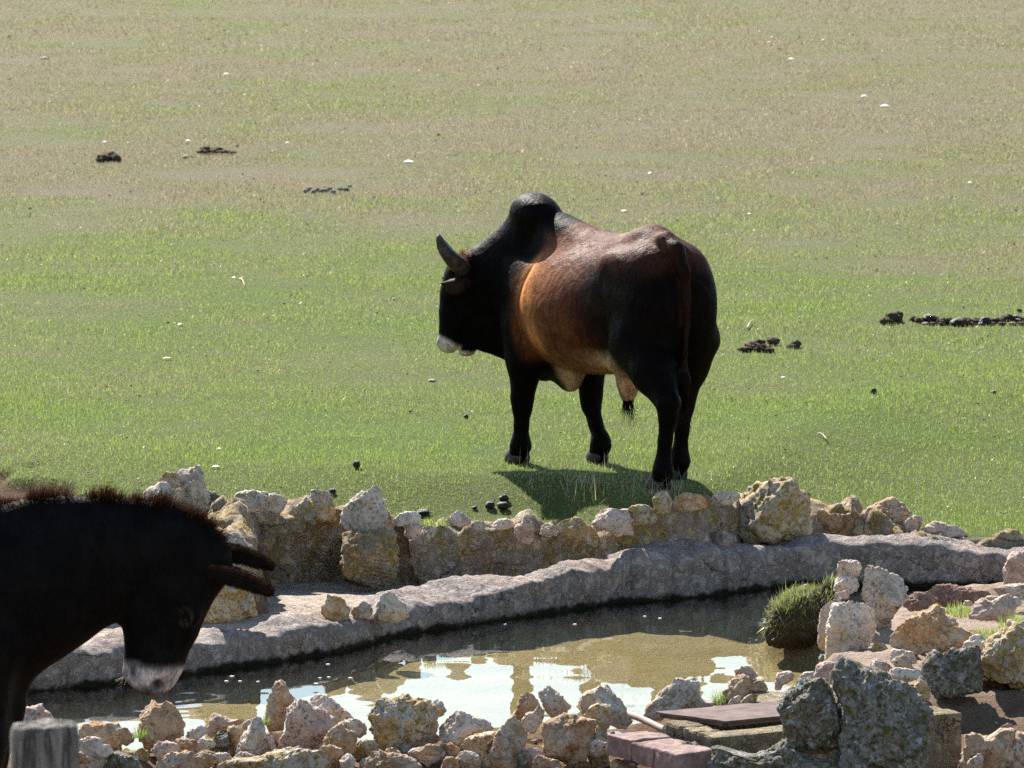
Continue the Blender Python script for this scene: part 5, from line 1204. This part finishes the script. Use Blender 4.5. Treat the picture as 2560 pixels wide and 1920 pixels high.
# ---------------------------------------------------------------- the donkey
DY = 22.9
dgz = -0.60
dO = np.array([atY(-250, 1500, DY)[0], DY, dgz])
dm = mpp(DY, 0.6)
def dk(px, py, dy=0.0): return atY(px, py, DY) - dO + np.array([0, dy, 0])
donkey = empty('donkey', dO)
tag(donkey, 'black donkey with a pale grey muzzle lowering its head over the pond', 'donkey')
vd = Vol(dk(-1330, 0)[[0, 0, 0]] * [1, 0, 0] + [0, -.48, -.02], dk(640, 0)[[0, 0, 0]] * [1, 0, 0] + [0, .48, 1.86], 0.0125)
yl = np.array([0, 1.0, 0])
def dc(a, ra, b, rb, sc=.62, k=.06, dya=0.0, dyb=0.0): vd.cone(dk(a[0], a[1], dya), dk(b[0], b[1], dyb), ra * dm, rb * dm, k, yl, sc)
dc((-1080, 1500), 215, (-560, 1520), 235, .95); dc((-560, 1520), 235, (-170, 1490), 215, .82, .08)          # barrel
dc((-1090, 1400), 130, (-560, 1370), 100, .8, .1); dc((-560, 1370), 100, (-60, 1345), 82, .7, .1)            # back, withers
dc((-120, 1560), 190, (60, 1470), 185, .62, .08); dc((60, 1470), 185, (190, 1415), 150, .55, .06)            # shoulder into neck
dc((190, 1415), 150, (320, 1395), 122, .52, .06); dc((320, 1395), 122, (440, 1395), 100, .55, .05); dc((440, 1395), 100, (500, 1410), 78, .62, .05)
dc((-60, 1600), 170, (-45, 1760), 100, .62, .06); dc((-45, 1760), 100, (-50, 1900), 72, .8, .05)
dc((80, 1330), 70, (400, 1335), 58, .55, .05); dc((400, 1335), 58, (500, 1375), 52, .6, .04)                 # crest
# head
for a, ra, b, rb, sc in [((500, 1412), 70, (440, 1480), 92, .78), ((400, 1478), 98, (395, 1530), 88, .66), ((450, 1470), 82, (430, 1560), 70, .80), ((395, 1530), 90, (388, 1610), 74, .66), ((430, 1560), 62, (398, 1650), 57, .82),
                         ((388, 1610), 72, (385, 1660), 64, .74), ((388, 1655), 62, (380, 1686), 52, .88), ((402, 1650), 54, (396, 1688), 42, .95), ((358, 1686), 38, (372, 1694), 40, .95)]:
    dc(a, ra, b, rb, sc, .025)
dc((338, 1655), 30, (330, 1682), 24, .9, .02)                                                                # lower lip
for sgn in (1, -1):
    vd.ell(dk(480, 1525, sgn * .072), (.035, .03, .05), .02)                                                 # brow
    vd.ell(dk(396, 1707, -.058 * sgn), (.018, .016, .022), .012, cut=True)                                   # nostrils
zg = 0.0
def dleg(px_top, py_top, px_foot, s, rear=False):
    t = dk(px_top, py_top, .14 * s); f = dk(px_foot, 1500, .13 * s); f[2] = 0
    kn = t * .5 + f * .5; kn[2] = .58 if rear else .50
    if rear: kn[0] -= .06
    vd.chain([(t, .15), (t * .45 + kn * .55 + [0, 0, .06], .095), (kn, .058)], .06); vd.chain([(kn, .056), (kn * .5 + f * .5 + [0, 0, .02], .038), (f + [0, 0, .12], .044), (f + [.03, 0, .05], .05), (f + [.03, 0, .02], .055)], .02)
dleg(-60, 1640, -70, 1); dleg(-55, 1640, -30, -1); dleg(-1080, 1600, -1110, 1, True); dleg(-1080, 1600, -1030, -1, True)
vd.chain([(dk(-1290, 1400), .035), (dk(-1330, 1500), .03), (dk(-1325, 1700), .02), (dk(-1320, 1800), .03), (dk(-1318, 1900), .012)], .03)
V, F = vd.mesh()
nz = fbm(V * 8, 4, 91)
c = np.tile(np.array([.0042, .0034, .0031]), (len(V), 1)) * (1 + .3 * nz[:, None])
mzz = dk(380, 1655)[2]; ramp_ = sstep(mzz + .020, mzz - .026, V[:, 2] + .016 * nz + .06 * (V[:, 0] - dk(390, 1650)[0])) * (V[:, 0] > dk(250, 1600)[0]) * (V[:, 0] < dk(560, 1600)[0])
c = mixc(c, (.47, .44, .42), ramp_)
low = np.linalg.norm((V - dk(366, 1730, 0)) / np.array([.085, .14, .052]), axis=1); c = mixc(c, (.045, .042, .045), sstep(1.25, .55, low + .25 * nz) * ramp_ * .95)
low = np.linalg.norm((V - dk(338, 1672, 0)) / np.array([.018, .12, .040]), axis=1); c = mixc(c, (.03, .028, .03), sstep(1.3, .6, low + .25 * nz) * ramp_ * .9)
ns = np.minimum(*[np.linalg.norm((V - dk(396, 1706, s_ * .06)) / np.array([.024, .04, .026]), axis=1) for s_ in (1, -1)]); c = mixc(c, (.03, .027, .027), sstep(1.25, .5, ns) * ramp_)
for s_ in (1, -1):
    er = np.abs(np.linalg.norm((V - dk(468, 1535, s_ * .085)) / np.array([.022, .05, .034]), axis=1) - 1.0); c = mixc(c, (.05, .036, .024), sstep(.30, .05, er) * .55)
me = mesh_np('body', V, F); cattr(me, 'coat', c); fattr(me, 'rib', 0 * nz)
link('body', me, M['donkey'], donkey)
def ear(a, b, wd, dy, cup):
    p0, p1 = dk(*a, dy), dk(*b, dy * 1.4); n_, m_ = 40, 20; ax_ = p1 - p0; Ln = np.linalg.norm(ax_); ax_ /= Ln
    sd = np.cross(ax_, yl); sd /= np.linalg.norm(sd); nr_ = np.cross(sd, ax_)
    if sd[2] < 0: sd = -sd
    V, cl = [], []
    for i in range(n_):
        t = i / (n_ - 1); w = wd * np.interp(t, [0, .15, .45, .75, .92, .98, 1], [.55, .80, 1.0, .82, .50, .24, .02])
        c_ = p0 + ax_ * Ln * t + sd * (.014 * math.sin(t * 3.1) - .010 * t)
        for j in range(m_):
            u = 2 * math.pi * j / m_; hol = 1.0 - cup * max(0.0, -math.sin(u)) * math.sin(math.pi * min(1, t * 1.05)) * (1 - abs(math.cos(u)) ** 3)
            V.append(c_ + sd * w * math.cos(u) + nr_ * (.42 * w * math.sin(u) * hol))
            ed = max(0.0, math.cos(u)) ** 3 * .9 + max(0.0, -math.cos(u)) ** 6 * .25 + t ** 8 * .3  # brown edge hair; upper edge coloured lighter, as if lit from behind
            cl.append(np.array([.007, .005, .0045]) * (1 - min(1, ed)) + np.array([.15, .072, .038]) * min(1, ed))
    V = np.array(V); ii_ = np.arange(n_ * m_).reshape(n_, m_)
    f1 = np.stack([ii_[:-1], np.roll(ii_[:-1], -1, 1), np.roll(ii_[1:], -1, 1), ii_[1:]], -1).reshape(-1, 4)
    me_ = mesh_np('ear', V, f1); cattr(me_, 'coat', np.array(cl)); fattr(me_, 'rib', np.zeros(len(V)))
    e_ = link('ear', me_, M['donkey'], donkey)
    rr_ = np.random.default_rng(int(wd * 1e4)); ch_ = rr_.integers(2 * m_, n_ * m_ - m_, 3600); ce_ = V.reshape(n_, m_, 3).mean(1)[ch_ // m_]
    dd = ax_ * 1.3 + (V[ch_] - ce_) / (np.linalg.norm(V[ch_] - ce_, axis=1)[:, None] + 1e-6) * .8 + rr_.normal(0, .18, (3600, 3)); dd /= np.linalg.norm(dd, axis=1)[:, None]
    strands('ear_fringe', V[ch_], dd, rr_.uniform(.006, .013, 3600), np.full(3600, .0012), M['mane'], e_, 3, .15, 2)
ear((498, 1418), (690, 1468), .036, -.070, .6)
ear((505, 1378), (686, 1420), .034, .060, .6)
for s_ in (1, -1):
    bm = bmesh.new(); bmesh.ops.create_uvsphere(bm, u_segments=14, v_segments=10, radius=.026); me_ = bpy.data.meshes.new('eye'); bm.to_mesh(me_); bm.free()
    for p in me_.polygons: p.use_smooth = True
    o_ = link('eye', me_, M['eye'], donkey); o_.location = dk(470, 1536, s_ * .078).tolist(); o_.scale = (.8, .7, 1.15)
cp = np.array([(-120, 1262), (-20, 1266), (100, 1262), (240, 1262), (340, 1266), (420, 1282), (470, 1300), (515, 1332), (548, 1372)], float)
n = 11000; t = rr.random(n) * (len(cp) - 1); i0 = np.minimum(t.astype(int), len(cp) - 2); f_ = (t - i0)[:, None]
q = cp[i0] * (1 - f_) + cp[i0 + 1] * f_; tn = cp[i0 + 1] - cp[i0]; tn /= np.linalg.norm(tn, axis=1)[:, None]
rt = np.array([dk(a, b_ + 12) for a, b_ in q]); rt[:, 1] += rr.normal(0, .016, n)
dr = np.c_[-tn[:, 1] * -1, np.zeros(n), tn[:, 0]]; dr = np.c_[tn[:, 1], rr.normal(0, .22, n), tn[:, 0]] + rr.normal(0, .10, (n, 3)) + np.c_[tn[:, 0] * .18, np.zeros(n), -tn[:, 1] * .18]
clump = 1 + .35 * vnoise(np.c_[t * 9, t * 0, t * 0], 3)
strands('mane', rt, dr, rr.uniform(.044, .072, n) * clump * np.interp(t, [0, 1, 2, 6, 8], [.35, .55, 1, 1, .8]), np.full(n, .0035), M['mane'], donkey, 7, .18)
n = 22; rt = np.array([dk(316, 1690)] * n) + rr.normal(0, .012, (n, 3)); dr = np.tile([-.6, 0, -.5], (n, 1)) + rr.normal(0, .3, (n, 3))
strands('whiskers', rt, dr, rr.uniform(.015, .032, n), np.full(n, .0007), M['palehair'], donkey, 8, .2)

# ------------------------------------------------------------------ droppings, feathers, pebbles and twigs on the field
def lumps(name, mat, items, label, cat, group=None, rough=1.0):
    """a heap of lumps pressed together; items: (px, py, width_px, height_px)"""
    b0 = PF(items[0][0], items[0][1]); many = len(items) > 1
    root = empty(name, b0) if many else None
    for i, (px, py, w, h) in enumerate(items):
        b = PF(px, py); s_ = mpp(b[1]); D, F = ico(3)
        v = D * np.array([w / 2 * s_, w / 2 * s_ * 1.1, h / 2 * s_])
        v = v * (1 + (.34 if mat == 'dung' else .2) * rough * fbm(D * 2.6 + px, 4, int(px + py), .6))[:, None] + np.array([0, 0, h / 2 * s_ * .72 + .004])
        o = link('lump' if many else name, mesh_np('lump', v, F), M[mat], root); o.location = (b - b0 if many else b).tolist()
    return tag(root or o, label, cat, group)
r = np.random.default_rng(44)
lumps('dung_pile', 'dung', [(258, 405, 34, 20), (272, 403, 40, 26), (288, 405, 30, 20)], 'compact round brown dung pile left alone on the upper pasture', 'dung')
lumps('dung_pile', 'dung', [(505, 384, 26, 10), (520, 382, 36, 18), (540, 383, 40, 16), (560, 384, 34, 10), (580, 385, 20, 7)], 'flat spread brown dung pile with a pale twig beside it', 'dung')
lumps('dung_pile', 'greydung', [(764 + 10 * i, 481 + int(r.integers(-4, 4)), 14, 10) for i in range(8)], 'row of weathered grey dung pellets on the upper pasture', 'dung')
lumps('dung_pile', 'greydung', [(852, 477, 14, 9), (866, 478, 15, 10), (874, 470, 12, 9)], 'short cluster of grey dung pellets beside the longer pellet row', 'dung')
lumps('dung_pile', 'dung', [(1862, 880, 34, 14), (1885, 878, 40, 24), (1905, 880, 40, 20), (1922, 882, 26, 14), (1900, 868, 26, 22), (1932, 862, 34, 20)], 'ragged dark dung heap right of the bull', 'dung')
lumps('dung_pile', 'dung', [(1980, 872, 24, 12), (1990, 870, 26, 20)], 'small dung lump beside the ragged dung heap', 'dung')
lumps('dung_pile', 'dung', [(2215, 812, 30, 20), (2232, 808, 36, 30), (2245, 806, 24, 30)], 'tall dark dung heap at the start of the dung trail', 'dung')
lumps('dung_pile', 'dung', [(2283, 804, 18, 14), (2298, 808, 24, 14)], 'pair of dung lumps between the tall heap and the dung trail', 'dung')
for i, px in enumerate([2322, 2340, 2362, 2388, 2412, 2436, 2462, 2488, 2514, 2540, 2562]):
    lumps('dung_lump', 'dung' if i % 3 else 'wetdung', [(px + int(r.integers(-6, 6)), 810 + int(r.integers(-5, 6)), 26 + int(r.integers(0, 10)), 14 + int(r.integers(0, 10))), (px + 9, 806, 22, 12), (px - 8, 814, 20, 9)],
          'dark dung lump lying in the long dung trail on the pasture', 'dung', 'lumps of the long dung trail')
lumps('dung_lump', 'dung', [(2548, 781, 14, 9)], 'single dark dung crumb lying just above the dung trail', 'dung')
for px, py, w, h, lab in [(891, 1172, 18, 22, 'black dung ball standing alone on the green grass near the rock wall'), (1260, 1254, 24, 18, 'shiny black dung ball of the pair behind the rock wall'),
                          (1225, 1272, 24, 20, 'shiny black dung ball left of the stacked pair behind the rock wall'), (1058, 1288, 32, 16, 'flattened black dung lump against the pale wall stones'),
                          (832, 1236, 16, 16, 'black dung ball tucked behind a wall stone'), (1186, 1274, 14, 8, 'small black dung crumb left of the black dung balls'),
                          (1165, 1048, 13, 12, 'small black dung pellet in front of the bull head'), (2184, 985, 15, 16, 'reddish-brown dung ball on the grass far right of the bull'), (2484, 986, 14, 10, 'dark dung pellet on the grass below the dung trail')]:
    lumps('dung_ball', 'wetdung', [(px, py, w, h)], lab, 'dung')
lumps('dung_ball', 'wetdung', [(1258, 1274, 28, 20)], 'lower black dung ball of the stacked pair behind the rock wall', 'dung')
for px, py, w, h, lab in [(112, 150, 22, 9, 'grey stone on the far dry pasture'), (464, 397, 18, 10, 'grey pebble between the two brown dung piles'), (1080, 955, 22, 7, 'flat brown stone on the grass below the bull muzzle')]:
    o = lumps('stone', 'grey', [(px, py, w, h)], lab, 'stone')
def feather(px, py, w, rot, lab, grp=None, z=0.012, mat='feather', tall=1.0):
    c = PF(px, py, z) if z > 0 else P(px, py, z); s_ = mpp(c[1]); Ln = w * s_ * .78; V, F = [], []
    n_, m_ = 9, 5
    for lay in (0, 1):
        for i in range(n_):
            t = i / (n_ - 1); wd = .30 * Ln * math.sin(math.pi * min(1, t * .93 + .06)) ** .7
            for j in range(m_):
                u = j / (m_ - 1) * 2 - 1
                V.append(((t - .5) * Ln, u * wd, .18 * Ln * tall * math.sin(math.pi * t) * (1 - .5 * u * u) - lay * .003))
    ii_ = np.arange(n_ * m_).reshape(n_, m_); f1 = np.stack([ii_[:-1, :-1], ii_[1:, :-1], ii_[1:, 1:], ii_[:-1, 1:]], -1).reshape(-1, 4); k_ = n_ * m_
    rim_ = np.r_[ii_[:, 0], ii_[-1, 1:], ii_[::-1, -1][1:], ii_[0, ::-1][1:]]
    me_ = mesh_np('feather', np.array(V), np.concatenate([f1, f1[:, ::-1] + k_, np.stack([rim_[:-1], rim_[1:], rim_[1:] + k_, rim_[:-1] + k_], -1)]))
    o = link('feather', me_, M[mat]); o.location = c.tolist(); o.rotation_euler = (0.0, 0, rot)
    return tag(o, lab, 'feather', grp)
FG = ('small white feather lying on the pasture', 'white feathers scattered on the pasture')
for px, py, w, rt_ in [(1022, 408, 34, .1), (1625, 436, 18, 1.0), (2212, 268, 30, .05), (1560, 531, 20, .3), (585, 698, 16, .8), (718, 360, 14, .2), (470, 355, 18, .1), (1978, 150, 20, 0), (1873, 538, 14, .2), (566, 188, 22, .0),
                       (540, 1172, 26, .3), (548, 1127, 16, .1), (1958, 948, 16, .4), (2160, 243, 22, .1), (450, 815, 20, .9), (262, 358, 16, .1), (2425, 460, 16, .3), (1342, 775, 14, 1.2)]:
    feather(px, py, w, rt_, *FG)
FW = ('tiny white feather floating on the pond', 'feathers floating on the pond')
for px, py, w, rt_ in [(580, 1690, 20, .1), (600, 1702, 16, .1), (645, 1703, 14, .2), (566, 1702, 18, 0), (800, 1694, 14, .3), (822, 1692, 16, .2), (790, 1708, 20, 0), (820, 1660, 18, .4), (1262, 1560, 15, .1), (1437, 1560, 16, .1), (876, 1694, 20, .1), (1612, 1540, 14, .2), (1650, 1545, 16, .5)]:
    feather(px, py, w * .75, rt_, *FW, z=WZ + 0.004, tall=.4)
feather(418, 901, 32, .15, 'orange-brown dry leaf lying on the green grass', None, .012, 'twig')['category'] = 'leaf'
for px, py, px2, py2, lab in [(675, 384, 740, 376, 'pale curved twig right of the flat dung pile'), (395, 130, 440, 122, 'thin dark twig on the far dry pasture'), (2490, 117, 2560, 117, 'pale stick on the far dry pasture'), (600, 700, 612, 722, 'pale straw stem by a white feather'),
                              (2045, 1090, 2068, 1108, 'bleached bent straw on the grass right of the bull'), (1868, 826, 1884, 806, 'dark bent twig on the grass right of the bull rump')]:
    a, b = PF(px, py, .012), PF(px2, py2, .018); tt = np.linspace(0, 1, 9)
    o = tube('twig', [a + (b - a) * t_v + np.array([.0, .05 * math.sin(t_v * 3.1), .01 * math.sin(t_v * 3.1)]) for t_v in tt], np.linspace(.006, .003, 9), M['twig'], None, 6)
    origin_to(o, a); tag(o, lab, 'twig')
# uncountable crumbs of dry dung and chaff across the turf
r = np.random.default_rng(9); VV, FF, off = [], [], 0
D, F = ico(1)
for i in range(900):
    py = 1280 - 1280 * r.random() ** 1.0; px = r.uniform(-200, 2760); b = P(px, py, 0)
    if b[1] > 100 or (b[1] < 35 and not inside(b[None, :2], FIELD)[0]): continue
    b[2] = field_z(b[None, :2])[0]
    s_ = mpp(b[1]); w = r.uniform(1.2, 3.2) * s_ * (1.0 if r.random() < .93 else 1.5)
    VV.append(D * np.array([w, w, w * .6]) * (1 + .3 * fbm(D * 2 + i, 2, i))[:, None] + b + np.array([0, 0, .012])); FF.append(F + off); off += len(D)
tag(link('dung_crumbs', mesh_np('dung_crumbs', np.concatenate(VV), np.concatenate(FF)), M['dung']), 'fine dark crumbs of dry dung strewn through the turf', 'dung', kind='stuff')
# loose chips among the border rocks
VV, FF, off = [], [], 0; D, F = ico(2)
gi = np.abs(gx[:, None] - 0).ravel()
zgrid = z_ground.reshape(nx, ny)
for i in range(260):
    px = r.uniform(-100, 2700); Yv = r.uniform(25.2, 26.4) * KP if px < 1700 else r.uniform(25.2, 29.5) * KP
    x_ = (px - 1280) * mpp(Yv); pz = np.array([[x_, Yv]])
    if inside(pz, POND)[0]: continue
    w = r.uniform(.005, .022); zb_ = zgrid[np.searchsorted(gx, x_), np.searchsorted(gy, Yv)]
    v = D * np.array([w * r.uniform(.8, 1.5), w, w * r.uniform(.5, .9)])
    for _ in range(5):
        n_ = r.normal(0, 1, 3); n_ /= np.linalg.norm(n_); q_ = v @ n_; v = v - np.maximum(q_ - q_.max() * .6, 0)[:, None] * n_
    VV.append(v + np.array([x_, Yv, zb_ + w * .3])); FF.append(F + off); off += len(D)
tag(link('gravel', mesh_np('gravel', np.concatenate(VV), np.concatenate(FF), False), M['brown']), 'loose limestone chips on the bare earth between the border rocks', 'gravel', kind='stuff')
